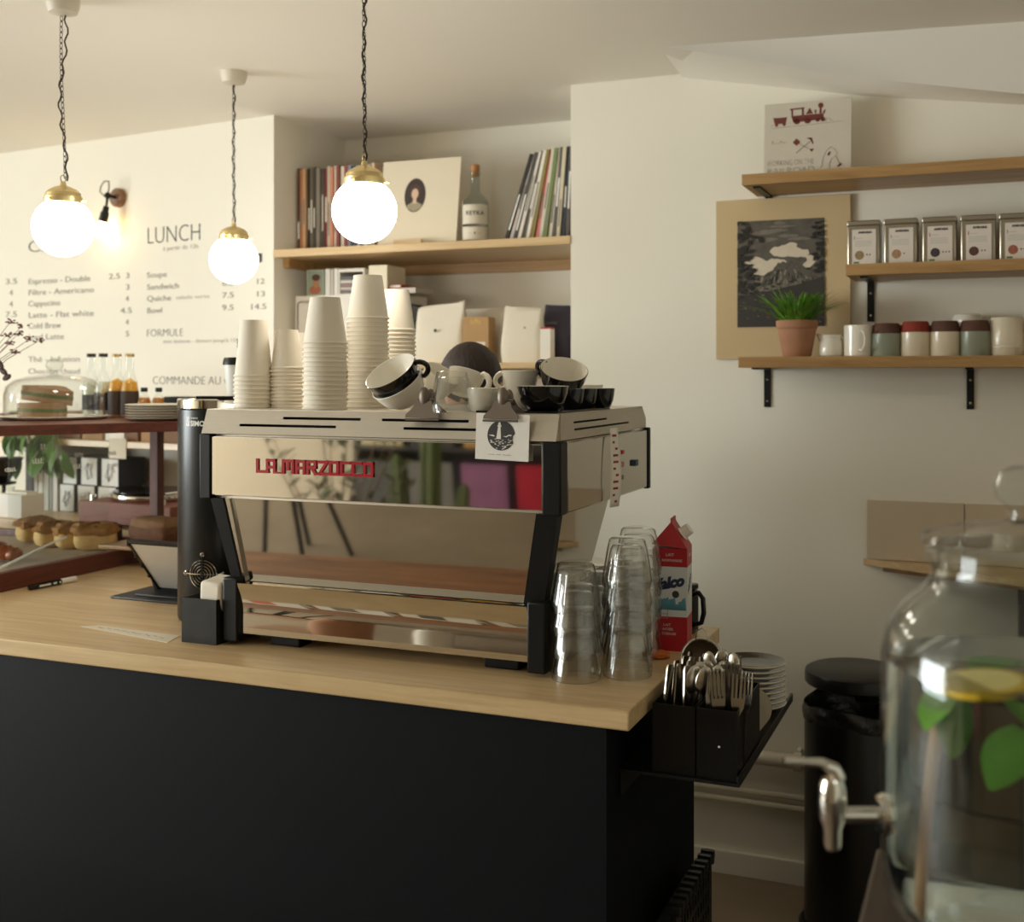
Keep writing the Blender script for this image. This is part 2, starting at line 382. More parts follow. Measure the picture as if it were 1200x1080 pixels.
# tapering mirror below
tl, tr_, bl, br = (-1.502, 2.062, 1.264), (-.800, 2.062, 1.264), (-1.482, 2.092, 1.085), (-.837, 2.092, 1.085)
v, f = quad_plate([bl, br, tr_, tl], .006); MB().add(v, f).bw('lower_mirror', MIRROR, em, smooth=False)
def strut(x0t, x1t, x0b, x1b, m, nm, y=-.012, th=.03):
    v, f = quad_plate([(x0b, 2.092+y, 1.085), (x1b, 2.092+y, 1.085), (x1t, 2.062+y, 1.264), (x0t, 2.062+y, 1.264)], th)
    MB().add(v, f).bw(nm, m, em, smooth=False)
strut(-1.546, -1.514, -1.512, -1.488, MBLK, 'frame_strut'); strut(-1.514, -1.500, -1.489, -1.4805, CHROME, 'bright_strip', -.008, .012)
strut(-.800, -.757, -.838, -.796, MBLK, 'frame_strut')
# side of the lower body
def yz_plate(poly, x0, x1): return MB().prism([(y, z) for y, z in poly], x0, x1, Matrix(((0, 0, 1, 0), (1, 0, 0, 0), (0, 1, 0, 0), (0, 0, 0, 1))))
yz_plate([(2.10, 1.085), (2.33, 1.085), (2.50, 1.262), (2.075, 1.262)], -.806, -.797).bw('lower_side', MIRROR, em, smooth=False)
yz_plate([(2.10, 1.085), (2.33, 1.085), (2.50, 1.262), (2.075, 1.262)], -1.512, -1.503).bw('lower_side', MIRROR, em, smooth=False)
yz_plate([(2.11, 1.085), (2.325, 1.085), (2.49, 1.262), (2.09, 1.262)], -1.50, -.81).bw('boiler_housing', STEEL, em, smooth=False)
# base
v = []; f = []; n = 16
for i in range(n+1):
    z = .976+(1.084-.976)*i/n; y = 2.0745-.0125*max(0, (i/n-.4)/.6)**1.7
    v += [(-1.486, y, z), (-.824, y, z), (-.824, 2.10, z), (-1.486, 2.10, z)]
for i in range(n):
    a = 4*i; f += [(a+j, a+(j+1) % 4, a+4+(j+1) % 4, a+4+j) for j in range(4)]
f += [(3, 2, 1, 0), (4*n, 4*n+1, 4*n+2, 4*n+3)]
MB().add(v, f).bw('base_panel', MIRROR, em, ang=50)
MB().box(-1.50, -.81, 2.102, 2.60, .978, 1.084).bw('base_body', STEEL, em)
MB().rbox(-1.524, -1.486, 2.062, 2.615, .958, 1.094, .004).bw('base_post', MBLK, em)
MB().rbox(-.824, -.786, 2.062, 2.615, .958, 1.094, .004).bw('base_post', MBLK, em)
MB().rbox(-1.49, -.82, 2.34, 2.61, 1.084, 1.096, .003).bw('drip_grid', STEEL, em)
for x in (-1.43, -.93):
    for y in (2.10, 2.55): MB().rbox(x, x+.075, y, y+.05, ZT, .979, .004).bw('foot', MBLK, em)
for x in (-1.33, -.98):
    g = MB().lathe([(0, 1.262), (.042, 1.262), (.042, 1.215), (.036, 1.205), (0, 1.205)], 20, TR((x, 2.54, 0))).bw('group_head', CHROME, em)
    MB().tube([(x, 2.575, 1.20), (x, 2.64, 1.195), (x, 2.73, 1.18)], [.012, .014, .013], 10).bw('portafilter_handle', MBLK, g)
# nameplate letters
GL = {'L': [((0, 1), (0, 0), (.9, 0))], 'A': [((0, 0), (0, 1), (.75, 1), (.75, 0)), ((0, .42), (.75, .42))],
      'M': [((0, 0), (0, 1), (1, 1), (1, 0)), ((.5, 1), (.5, .3))], 'R': [((0, 0), (0, 1), (.75, 1), (.75, .5), (0, .5)), ((.4, .5), (.75, 0))],
      'Z': [((0, 1), (.8, 1), (.05, 0), (.8, 0))], 'O': [((0, 0), (0, 1), (.75, 1), (.75, 0), (0, 0))], 'C': [((.75, 1), (0, 1), (0, 0), (.75, 0))]}
q0 = PY(301, 554, FY-.004); q1 = PY(436, 558, FY-.004); hgt = .030; th = .0060
word = 'LA MARZOCCO'; adv = {'M': 1.38, ' ': .55, 'L': 1.05}; tot = sum(adv.get(c, 1.13) for c in word)-.35; sx = (q1.x-q0.x)/tot
cx = 0.; zb = 1.3215
NS = [0]
def stroke(mb, p, q, th):
    NS[0] += 1; dy = .00006*(NS[0] % 12)
    p = Vector((p[0], p[1])); q = Vector((q[0], q[1])); d = (q-p); l = d.length; d /= l
    a = math.atan2(d.y, d.x)
    mb.box(-th/2, l+th/2, -.0025-dy, .0025-dy, -th/2, th/2, TR((p.x, FY-.001, p.y), (0, -a, 0)))
for i, ch in enumerate(word):
    if ch != ' ':
        mb = MB()
        for pl in GL[ch]:
            for a, b in zip(pl, pl[1:]):
                stroke(mb, (q0.x+(cx+a[0])*sx, zb+a[1]*(hgt-th)+th/2), (q0.x+(cx+b[0])*sx, zb+b[1]*(hgt-th)+th/2), th)
        if ch in 'LA' and i < 2 or ch in 'RZO' and i < 8 or (ch == 'C' and i < 10):
            stroke(mb, (q0.x+(cx+.72)*sx, zb+th*.3), (q0.x+(cx+1.15+(.5 if i == 1 else 0))*sx, zb+th*.3), th*.6)
        mb.bw('letter', RED, fp, smooth=False)
    cx += adv.get(ch, 1.13)
# switches on the side
for px, py, c, s in ((721, 523, 'r', 4), (727, 529.5, 'r', 4.5), (726, 544, 'r', 6), (743, 542, 'b', 7), (726, 559, 'k', 5)):
    q = PX(px, py, -.7485); k = s*2.6/1365/2
    MB().rbox(-.752, -.741, q.y-k*1.6, q.y+k*1.6, q.z-k, q.z+k, .001).bw('switch', {'r': RED, 'b': mat('blue_plastic', S(44, 70, 92), .35), 'k': mat('amber_plastic', S(110, 96, 60), .35)}[c], sp)

# sheet with red print hanging from the machine's side
sh = E('printed_sheet', 'curled white paper sheet with red print stuck on the machine side', 'paper', (-.742, 2.42, 1.28))
mb = MB(); vv = []; ff = []
nn = 12
for i in range(nn+1):
    k = i/nn; z = 1.415-.165*k
    for j in range(5):
        s = j/4-.5; vv.append((-.742+.010*math.sin(k*2.6)*(.4+.6*j/4)+.006*(j/4)**2, 2.325+.034*(j/4)-.008*k, z))
for i in range(nn):
    for j in range(4): a = i*5+j; ff.append((a, a+1, a+6, a+5))
ob = mb.add(vv, ff).bw('sheet', PAPER, sh); 
md = ob.modifiers.new('solid', 'SOLIDIFY'); md.thickness = .0008
mb = MB()
REDINK = mat('red_ink', S(150, 40, 44), .6)
for i in range(1, nn):
    a = i*5
    for j in range(1, 3):
        if (i+j) % 4 == 0: continue
        p, q = Vector(vv[a+j]), Vector(vv[a+j+1]); r = Vector(vv[a+j+5])-p
        o = Vector((.0012, -.0006, 0)); mb.add([p+o, q+o, q+o+r*.35, p+o+r*.35], [(0, 1, 2, 3)])
mb.bw('red_print', REDINK, sh, smooth=False)

# ================================================================== paper cups stacked on the machine
def cup_mb(rr, br, h):
    return MB().lathe([(0, h-.007), (br-.0012, h-.007), (br-.0006, h), (br, h), (rr, .0045), (rr+.002, .0042), (rr+.0028, .0022), (rr+.002, 0), (rr-.0006, .0006), (br-.0014, h-.0085), (0, h-.0085)], 40)
def cup_stack(px, d, kind, n, label, seedv):
    rr, br, h, dz = kind
    p = PD(px, 478, d); me = cup_mb(rr, br, h).mesh('paper_cup', PAPERCUP)
    rnd = random.Random(seedv); z = ZM
    for i in range(n):
        o = inst(me, 'paper_cup', None, (p.x+rnd.uniform(-.0007, .0007), p.y+rnd.uniform(-.0007, .0007), z+.0002), (0, 0, rnd.uniform(0, 6)))
        last = i == n-1
        T(o, label if not last else label.replace('white paper cup in', 'topmost white paper cup of'), 'paper cup', 'paper cups stacked on the machine'); z += dz
    return o
BIG = (.0455, .032, .098, .0099); SML = (.0345, .0245, .086, .0079); TALL = (.0415, .029, .126, .0098)
cA = cup_stack(297, 2.60, TALL, 8, 'tall white paper cup in the short stack beside the black grinder', 1)
cB = cup_stack(336, 2.60, SML, 12, 'small white paper cup in the narrow stack next to the tall cups', 2)
cup_stack(357, 2.78, SML, 12, 'small white paper cup in the half hidden narrow stack behind', 3)
cup_stack(381, 2.47, BIG, 15, 'wide white paper cup in the front wide stack on the machine', 4)
cup_stack(431, 2.62, BIG, 21, 'wide white paper cup in the tallest stack on the machine', 5)
cup_stack(464, 2.80, BIG, 19, 'wide white paper cup in the stack just behind the tallest one', 6)
cup_stack(487, 2.62, (.0345, .026, .075, .008), 2, 'short beige paper cup in the low pair behind the tilted black cup', 8)
# little printed mark on the tall cup
p = cA.location
mb = MB()
for k in range(3):
    for s in (-1, 1):
        mb.box(-.0008, .0008, -.0003, .0003, -.006, .006, TR((p.x-.0298, p.y-.0190, cA.location.z+.072+.008*(k-1)), (R(8), 0, R(-58))) @ Euler((0, R(45*s), 0)).to_matrix().to_4x4())
mb.bw('printed_mark', INKG, cA, smooth=False)

# ================================================================== ceramic cups, glass, clips on the machine
def ceramic(label, loc, rot, rr, fr, h, dark, handle=True, group='ceramic cups on the machine', name='coffee_cup', hs=1.):
    t = E(name, label, 'cup', loc, rot, group)
    out = [(0, 0), (fr*.9, 0), (fr, .003), (fr+(rr-fr)*.55, h*.35), (fr+(rr-fr)*.85, h*.7), (rr, h)]
    inn = [(rr-.0028, h), (rr-.0045-(rr-fr)*.15, h*.7), (fr+(rr-fr)*.5-.004, h*.37), (fr*.85, .007), (0, .006)]
    if dark:
        MB().lathe(out+[(rr-.0014, h+.0006)], 36).build('cup_body', CERB, t)
        MB().lathe([(rr-.0014, h+.0006)]+inn, 36).build('lining', CERW, t)
    else: MB().lathe(out+[(rr-.0014, h+.001)]+inn, 36).build('cup_body', CERW, t)
    if handle:
        pts = []
        for i in range(11):
            a = math.pi*(i/10-.5); pts.append((rr*.90+.020*hs*math.cos(a)*1.15, 0, h*.58+.018*hs*math.sin(a)))
        pts[0] = (rr*.78, 0, h*.34); pts[-1] = (rr*.93, 0, h*.86)
        MB().tube(pts, .0042*hs, 10, flat=1.3).build('handle', CERB if dark else CERW, t)
    return t
def onm(px, d, dz=0.): p = PD(px, 478, d); return (p.x, p.y, ZM+dz)
p = onm(479, 2.37); ceramic('white bowl-shaped cup tipped under the tilted black cup', (p[0], p[1], ZM+.0205), axis_rot((-.25, -.57, .78), R(40)), .056, .032, .050, False, False)
ceramic('black cup with white lining tipped over a white cup, showing its inside', (p[0]-.25*.026, p[1]-.57*.026, ZM+.0205+.78*.026), axis_rot((-.25, -.57, .78), R(12)), .057, .031, .052, True)
ceramic('white cup leaning between the tilted black cup and the tumbler', (onm(506, 2.52)[0], onm(506, 2.52)[1], ZM+.034), axis_rot((.55, -.1, .8), R(0)), .042, .027, .052, False, False)
ceramic('white cup with loop handle lying behind the inverted tumbler', (onm(540, 2.52)[0], onm(540, 2.52)[1], ZM+.030), axis_rot((.15, .3, .95), R(-10)), .040, .026, .052, False, True, hs=1.25)
ceramic('small plain white cup between the two bulldog clips', onm(566, 2.30), 0, .0305, .023, .047, False, False)
ceramic('white cup with handle turned sideways behind the second clip', (onm(610, 2.50)[0], onm(610, 2.50)[1], ZM+.030), R(180), .040, .026, .052, False, True)
ceramic('lower white cup under the white cup with sideways handle', onm(608, 2.52), R(90), .040, .026, .032, False, False)
ceramic('wide black cup with white lining standing by the card clip', onm(636, 2.28), R(60), .0515, .034, .047, True, False)
ceramic('black cup tipped towards the white wall, handle at its side', (onm(657, 2.47)[0], onm(657, 2.47)[1], ZM+.034), axis_rot((.30, -.42, .86), R(165)), .051, .032, .055, True)
for px, d, w_ in ((668, 2.40, 'nearest the wide black cup'), (684, 2.46, 'in the middle of the short row'), (704, 2.50, 'at the outer end of the short row')):
    ceramic('small black espresso cup with white lining '+w_, onm(px, d), R(70), .0305, .022, .040, True, False, 'small black cups in a row')
ceramic('small white cup half hidden behind the small black cups', onm(690, 2.62), 0, .032, .022, .05, False, False)
T(MB().rbox(-.935, -.765, 2.072, 2.40, ZM, ZM+.004, .0015).bw('rubber_mat', BLACKG), 'thin black rubber mat under the black cups', 'mat')
for o in COL.objects:
    if o.get('label', '').startswith(('wide black cup', 'small black espresso', 'black cup tipped towards')): o.location.z += .0042

def tumbler_mb(rr=.0455, br=.031, h=.091, n=64):
    fl = lambda i, z: (.055*abs(math.sin(math.pi*i*8/n)) if .012 < z < h-.003 else 0)
    t = MB()
    out = [(0, h), (br*.9, h), (br, h-.004), (br+(rr-br)*.25, h*.78), (br+(rr-br)*.55, h*.5), (br+(rr-br)*.85, h*.22), (rr-.001, .014), (rr, .006), (rr-.0006, 0)]
    t.lathe(out, n, flute=fl)
    t2 = [(rr-.0028, 0), (rr-.0035, .014), (br+(rr-br)*.85-.0035, h*.22), (br+(rr-br)*.55-.004, h*.5), (br+(rr-br)*.25-.005, h*.78), (br-.006, h-.014), (0, h-.013)]
    t.lathe([(rr-.0006, 0)]+t2, n); return t
TUM = tumbler_mb(.048, .0335, .093).mesh('glass_tumbler', TUMG, ang=60)
o = inst(TUM, 'glass_tumbler', None, onm(530, 2.29)); T(o, 'inverted ribbed glass tumbler on the machine behind the clip', 'glass', 'ribbed glass tumblers')
o.scale = (.88, .88, .88)

CLIPM = mat('dark_steel_clip', S(122, 110, 98), .45, .6, var=.12)
def clip(px, label):
    p = PY(px, 488, 2.045); t = E('bulldog_clip', label, 'clip', (p.x, 2.052, 1.438), 0, 'bulldog clips gripping the machine edge')
    prof = [(-.036, 0), (.036, 0), (.0355, .006), (.022, .020), (.017, .034), (-.017, .034), (-.022, .020), (-.0355, .006)]
    X = Matrix(((1, 0, 0, 0), (0, 0, 1, 0), (0, 1, 0, 0), (0, 0, 0, 1)))
    MB().prism(prof, -.019, -.017, TR((0, 0, 0), (R(-16), 0, 0)) @ X).build('jaw', CLIPM, t, smooth=False)
    MB().prism(prof, .022, .024, TR((0, 0, .002), (R(22), 0, 0)) @ X).build('jaw', CLIPM, t, smooth=False)
    MB().tube([(-.018, .006, .036), (.018, .006, .036)], .0065, 12).build('spring', CLIPM, t)
    MB().tube([(-.036, -.0185, .0015), (.036, -.0185, .0015)], .0022, 8).build('lip', CLIPM, t)
    lv = MB(); lv.ball((0, -.006, .046), (.0115, .008, .019), 16, 12); lv.ball((.003, .016, .046), (.010, .006, .015), 14, 10); lv.build('lever', CLIPM, t)
    return t
clip(497, 'empty dark steel bulldog clip gripping the machine edge')
clip(589, 'dark steel bulldog clip holding the lighthouse card')
p = PY(588, 512, 2.0395)
cd = E('lighthouse_card', 'square white card with a round lighthouse print hanging from a clip', 'card', (p.x, 2.0385, p.z-.044), (R(-1), 0, 0))
Mr = Euler((0, R(1.5), 0)).to_matrix().to_4x4()
MB().box(-.055, .055, -.0006, .0006, .0, .088, Mr).build('card_sheet', WHITE, cd, smooth=False)
def flat(pts, y=-.0011): return [(x, y, z) for x, z in pts]
mb = MB(); n = 40; pts = []
for i in range(n):
    a = 2*math.pi*i/n; r = .0285
    if -.35 < (a if a < math.pi else a-2*math.pi) < .15: r = .0245
    pts.append((-.002+r*math.cos(a), .047+r*math.sin(a)))
mb.add(flat(pts), [tuple(range(n))], Mr).build('round_print', INK, cd, smooth=False)
mb = MB(); y = -.0015
for pl in ([(-.012, .040), (-.002, .040), (-.0035, .064), (-.0085, .064)], [(-.010, .064), (-.002, .064), (-.002, .0665), (-.010, .0665)], [(-.0085, .0667), (-.0035, .0667), (-.0035, .0705), (-.006, .073), (-.0085, .0705)],
           [(-.028, .047), (-.019, .048), (-.015, .046), (-.016, .0445), (-.022, .0455)], [(.002, .046), (.008, .046), (.016, .050), (.013, .0465), (.009, .044)], [(.012, .049), (.021, .049), (.017, .046)]):
    mb.add(flat(pl, y), [tuple(range(len(pl)))], Mr)
rnd = random.Random(3)
for i in range(46):
    x = rnd.uniform(-.024, .020); z = rnd.uniform(.021, .040)
    if (x+.002)**2+(z-.047)**2 > .0268**2: continue
    w_ = rnd.uniform(.0014, .0034); mb.add(flat([(x-w_, z), (x, z-.0007), (x+w_, z), (x, z+.0009)], y), [(0, 1, 2, 3)], Mr)
mb.build('lighthouse_drawing', WHITE, cd, smooth=False)
mb = MB()
for i in range(30):
    x = -.028+i*.0016
    if i in (9, 10, 17, 18): continue
    h_ = rnd.uniform(.0006, .0018); mb.add(flat([(x, .010-i*.00002), (x+.0012, .010), (x+.0012, .010+h_), (x+.0002, .010+h_*.8)], y), [(0, 1, 2, 3)], Mr)
mb.build('caption', INKG, cd, smooth=False)
# ================================================================== things on the counter
# glass stacks
def tum_stack(px, py, n, label):
    p = PZ(px, py, ZT)
    for i in range(n):
        o = inst(TUM, 'glass_tumbler', None, (p.x, p.y, ZT+.0003+i*.0425), (0, 0, i*.7))
        T(o, (('topmost ' if i == n-1 else '')+label), 'glass', 'ribbed glass tumblers')
tum_stack(675, 794, 4, 'inverted ribbed glass in the lower stack beside the machine')
tum_stack(735, 790, 5, 'inverted ribbed glass in the taller stack at the worktop corner')
tum_stack(748, 768, 5, 'inverted ribbed glass in the stack against the milk carton')
tum_stack(700, 762, 3, 'inverted ribbed glass in the short stack hidden between the two glass stacks')
# milk carton
p = PZ(786, 762, ZT)
mk = E('milk_carton', 'red and white gable-top milk carton with a white screw cap', 'milk carton', (p.x-.004, p.y+.03, ZT), R(6))
WCART = mat('carton_white', S(214, 216, 214), .4, var=.02); RCART = mat('carton_red', S(176, 30, 38), .4, var=.04)
W = .036
def ringbox(z0, z1): return MB().box(-W, W, -W, W, z0, z1)
ringbox(.0, .072).build('red_bottom', RCART, mk, smooth=False)
ringbox(.072, .176).build('white_middle', WCART, mk, smooth=False)
ringbox(.176, .214).build('red_band', RCART, mk, smooth=False)
mb = MB()
# gable: front slope towards -x / +x, ridge along y ; left slope seen as the big red triangle
v = [(-W, -W, .214), (W, -W, .214), (W, W, .214), (-W, W, .214), (-.008, -W*.55, .262), (-.008, W*.9, .262), (W*.82, W*.9, .246), (W*.82, -W*.55, .246)]
v = [(-W-.002, -W-.002, .222), (W, -W, .214), (W, W, .214), (-W-.002, W, .222), (0, -W*.5, .268), (0, W, .268)]
mb.add(v, [(0, 1, 4), (1, 2, 5, 4), (2, 3, 5), (3, 0, 4, 5), (0, 3, 2, 1)])
mb.box(-.0015, .0015, -W*.5, W, .258, .275)
mb.build('gable_top', RCART, mk, smooth=False)
MB().lathe([(0, .02), (.012, .02), (.0125, .018), (.0125, .002), (.015, .001), (.015, 0), (0, 0)], 20, TR((.021, 0, .241), (0, R(52), 0))).build('screw_cap', WHITE, mk)
BLUEINK = mat('blue_ink', S(40, 52, 84), .5); TEAL = mat('teal_print', S(96, 156, 176), .5, var=.3, scale=60)
def cprint(body, x, z, cap, m, shear=0, face=0, name='printed_word', spacing=1., tilt=0, off=0.):
    t = text_mb(body, cap/.7, .0002, 'CENTER', off, shear, spacing)
    M = (TR((x, -W-.0004, z), (R(90), 0, 0)) if face == 0 else TR((W+.0004, x, z), (R(90), 0, R(90)))) @ Euler((0, 0, tilt)).to_matrix().to_4x4()
    mb = MB(); mb.add(t.v, t.f, M); return mb.build(name, m, mk, smooth=False)
cprint('Valco', -.004, .132, .021, BLUEINK, .35, tilt=R(12), off=.002)
MB().add([(-.024, -W-.0004, .126), (.012, -W-.0004, .1345), (.013, -W-.0004, .1375), (-.023, -W-.0004, .130)], [(0, 1, 2, 3)]).build('underline', BLUEINK, mk, smooth=False)
cprint('LAIT', 0, .198, .006, WCART); cprint('de NORMANDIE', 0, .187, .005, WCART)
cprint('LAIT', -.006, .052, .0055, WCART); cprint('ENTIER', -.006, .043, .0055, WCART); cprint('STERILISE', -.002, .034, .005, WCART)
cprint('Valco', 0, .13, .018, BLUEINK, .35, face=1, tilt=R(40)); cprint('LAIT', 0, .195, .006, WCART, face=1)
mb = MB(); rnd = random.Random(5)
for i in range(9):
    x = -.028+i*.007; h_ = rnd.uniform(.006, .022); mb.add([(x-.006, -W-.0004, .086), (x+.006, -W-.0004, .086), (x+.004, -W-.0004, .092+h_), (x-.003, -W-.0004, .094+h_*.7)], [(0, 1, 2, 3)])
mb.build('blue_picture', TEAL, mk, smooth=False)
mb = MB(); n = 20; mb.add([(.012+.0075*math.cos(2*math.pi*i/n), -W-.0006, .119+.0075*math.sin(2*math.pi*i/n)) for i in range(n)], [tuple(range(n))]).build('round_seal', INK, mk, smooth=False)
mb = MB().holes(-.034, -.004, .068, .088, [(-.033, -.005, .069, .077), (-.033, -.005, .078, .087)], -W-.0006, -W-.0002).build('print_box', INKG, mk, smooth=False)
# orange packet under it
p = PZ(771, 770, ZT)
ob = MB(); ob.ball((0, 0, .008), (.03, .022, .009), 16, 8, jit=.12, rnd=random.Random(2))
T(ob.build('orange_packet', mat('orange_foil', S(196, 104, 40), .35, var=.2), None, (p.x-.004, p.y-.006, ZT)), 'small crumpled orange packet at the foot of the milk carton', 'packet')
# black handled jug behind carton
p = PZ(817, 747, ZT)
bj = E('black_jug', 'black plastic jug with loop handle behind the milk carton', 'jug', (p.x-.030, p.y+.03, ZT), R(-10))
MB().rbox(-.03, .018, -.028, .028, 0, .098, .008, seg=3).build('jug_body', BLACKG, bj)
MB().rbox(-.022, .020, -.02, .02, .098, .112, .004).build('jug_lid', BLACKG, bj)
MB().tube([(.016, 0, .088), (.028, 0, .094), (.038, 0, .082), (.040, 0, .05), (.034, 0, .028), (.016, 0, .02)], .0055, 10).build('handle', BLACKG, bj)

# grinder
p = PD(258, 600, 2.78)
gr = E('coffee_grinder', 'black cylindrical coffee grinder with chrome ring and round fan guard', 'coffee grinder', (p.x, p.y, ZT))
GB = mat('grinder_black', S(22, 24, 26), .3, var=.05)
MB().lathe([(0, 0), (.094, 0), (.098, .006), (.098, .494), (.095, .498), (0, .498)], 48).build('grinder_body', GB, gr)
MB().lathe([(.092, .498), (.099, .498), (.0995, .517), (.096, .520), (.090, .520)], 48).build('chrome_ring', CHROME, gr)
MB().lathe([(0, .519), (.091, .519), (.091, .508), (0, .508)], 40).build('top_plate', STEEL, gr)
MB().rbox(-.02, .10, -.09, -.07, .5195, .527, .002, TR((0, 0, 0), (0, 0, R(12)))).build('lid_bar', BLACKG, gr)
# fan guard on the cylinder wall facing the camera
gp = PD(239, 672, 2.69); ang = math.atan2(gp.y-p.y, gp.x-p.x)
fg = MB(); Mg = TR((.1005*math.cos(ang), .1005*math.sin(ang), gp.z-ZT), (0, 0, ang)) @ Euler((0, R(90), 0)).to_matrix().to_4x4()
for r_ in (.006, .0125, .019, .0255, .032): fg.tube([(r_*math.cos(2*math.pi*i/28), r_*math.sin(2*math.pi*i/28), -(r_*math.sin(2*math.pi*i/28))**2/.2) for i in range(28)], .0013, 6, closed=True, M=Mg)
for k in range(2):
    c_, s_ = (1, 0) if k == 0 else (0, 1)
    fg.tube([(c_*q, s_*q, -(s_*q)**2/.2+.0012) for q in [-.044+.011*i for i in range(9)]], .0014, 6, M=Mg)
fo = fg.build('fan_guard', CHROME, gr)
for k in range(4):
    a = math.pi/2*k; y_ = .045*math.sin(a)
    MB().lathe([(0, .004), (.004, .003), (.006, 0), (.0035, -.004), (0, -.004)], 10, Mg @ Matrix.Translation((.045*math.cos(a), y_, -y_*y_/.2))).build('screw', CHROME, fo)
# lettering bent round the cylinder
def cyl_text(body, size, azim, z, r, m, parent, off=0.):
    t = text_mb(body, size/.7, 0, 'LEFT', off); vv = []
    for q in t.v:
        a = azim+q[0]/r; vv.append((r*math.cos(a), r*math.sin(a), z+q[1]))
    mb = MB(); mb.add(vv, t.f); mb.build('lettering', m, parent, smooth=False)
lp = PD(222, 503, 2.70); la = math.atan2(lp.y-p.y, lp.x-p.x)
cyl_text('SIMONELLI', .0115, la+.07, 1.408-ZT, .0986, WHITEINK, gr, .0006); cyl_text('nuova', .006, la+.07, 1.424-ZT, .0986, WHITEINK, gr)
mb = MB(); vv = []
for i, (du, dz) in enumerate([(0, 0), (.010, 0), (.010, .022), (0, .022)]): a = la-.06+du/.0986; vv.append((.0986*math.cos(a), .0986*math.sin(a), 1.407-ZT+dz))
lo = mb.add(vv, [(0, 1, 2, 3)]).build('logo_plate', WHITEINK, gr, smooth=False)
mb = MB(); vv = []
for i, (du, dz) in enumerate([(.002, .006), (.0045, .004), (.008, .016), (.0055, .018)]): a = la-.06+du/.0988; vv.append((.0988*math.cos(a), .0988*math.sin(a), 1.407-ZT+dz))
mb.add(vv, [(0, 1, 2, 3)]).build('logo_stroke', BLACKG, lo, smooth=False)
# travel tumbler on the grinder
tb = E('travel_cup', 'clear plastic travel cup with black lid on the grinder', 'cup', (PD(274, 466, 2.80).x+.004, PD(274, 466, 2.80).y+.01, ZT+.5195))
FROST = mat('frosted_plastic', S(226, 226, 222), .35, var=.02)
MB().lathe([(0, 0), (.024, 0), (.025, .002), (.033, .082), (.0315, .082), (.0235, .004), (0, .004)], 30).build('cup_body', FROST, tb)
MB().lathe([(0, .098), (.031, .098), (.033, .095), (.035, .086), (.0355, .080), (.0335, .080), (.0335, .084), (0, .084)], 30).build('lid', BLACKM, tb)
# napkin box
p = PZ(219, 752, ZT)
nb = E('napkin_box', 'dark metal box holding folded white napkins beside the machine', 'napkin holder', (-1.576, 2.112, ZT))
BXM = mat('dark_patina_metal', S(44, 42, 39), .5, .5, var=.4, scale=30)
MB().box(-.045, .045, -.062, -.059, 0, .096).box(-.045, .045, .057, .06, 0, .096).box(-.045, -.042, -.059, .057, 0, .096).box(.042, .045, -.059, .057, 0, .096).box(-.042, .042, -.059, .057, 0, .003).build('box_shell', BXM, nb, smooth=False)
NAP = mat('napkin_paper', S(240, 232, 214), .8, var=.03, bump=.1, bscale=80)
mb = MB().rbox(-.014, .040, -.045, .03, .004, .136, .008, TR((0, 0, 0), (R(4), R(4), 0)), seg=3)
T(mb.build('napkin_stack', NAP, None, (-1.576, 2.112, ZT)), 'pile of folded white napkins standing in the dark metal box', 'napkins')
# tablet on stand
tp = PZ(205, 700, ZT)
tb = E('tablet_stand', 'dark grey tablet stand with flat foot plate on the worktop', 'stand', (-2.0, 2.46, ZT), R(0))
DG = mat('dark_grey_metal', S(58, 58, 58), .45, .4, var=.08)
c1, c2, c3 = PZ(146, 697, ZT), PZ(212, 708, ZT), PZ(240, 692, ZT)
MB().rbox(-.105, .13, -.085, .075, 0, .006, .0025).build('foot_plate', DG, tb)
MB().rbox(-.05, .10, -.055, -.01, .006, .011, .002).build('foot_ridge', DG, tb)
a = PD(186, 688, 2.93)
MB().box(-.03, .09, -.006, .006, .004, .07, TR((0, .01, 0), (R(25), 0, 0))).build('stand_arm', DG, tb, smooth=False)
# slab : lower edge near the base, top leaning to the customer
tl_ = PD(139, 634, 2.93); bl_ = PD(187, 687, 3.02)
tc = E('tablet', 'white-backed tablet in a black bumper leaning on its stand', 'tablet', (bl_.x, bl_.y, bl_.z))
d_ = (tl_-bl_); d_.x = 0; ln = d_.length; tilt = math.atan2(-d_.y, d_.z)
Mt = TR((0, 0, 0), (tilt, 0, 0))
MB().rbox(0, .24, -.004, .004, 0, ln, .003, Mt).build('tablet_body', mat('tablet_silver', S(206, 200, 190), .35, .3, var=.02), tc)
MB().rbox(-.006, .004, -.006, .006, -.006, ln+.006, .002, Mt).rbox(-.006, .245, -.006, .006, ln-.002, ln+.007, .002, Mt).build('bumper', BLACKG, tc)
for k in (.28, .5, .72, .97): MB().lathe([(0, .002), (.004, .002), (.005, 0), (.005, -.002), (0, -.002)], 10, Mt @ TR((-.004, -.006, ln*k), (R(90), 0, 0))).build('bumper_stud', BLACKG, tc)
MB().box(.065, .10, -.0045, -.004, .014, .0165, Mt).build('small_print', INKG, tc, smooth=False)
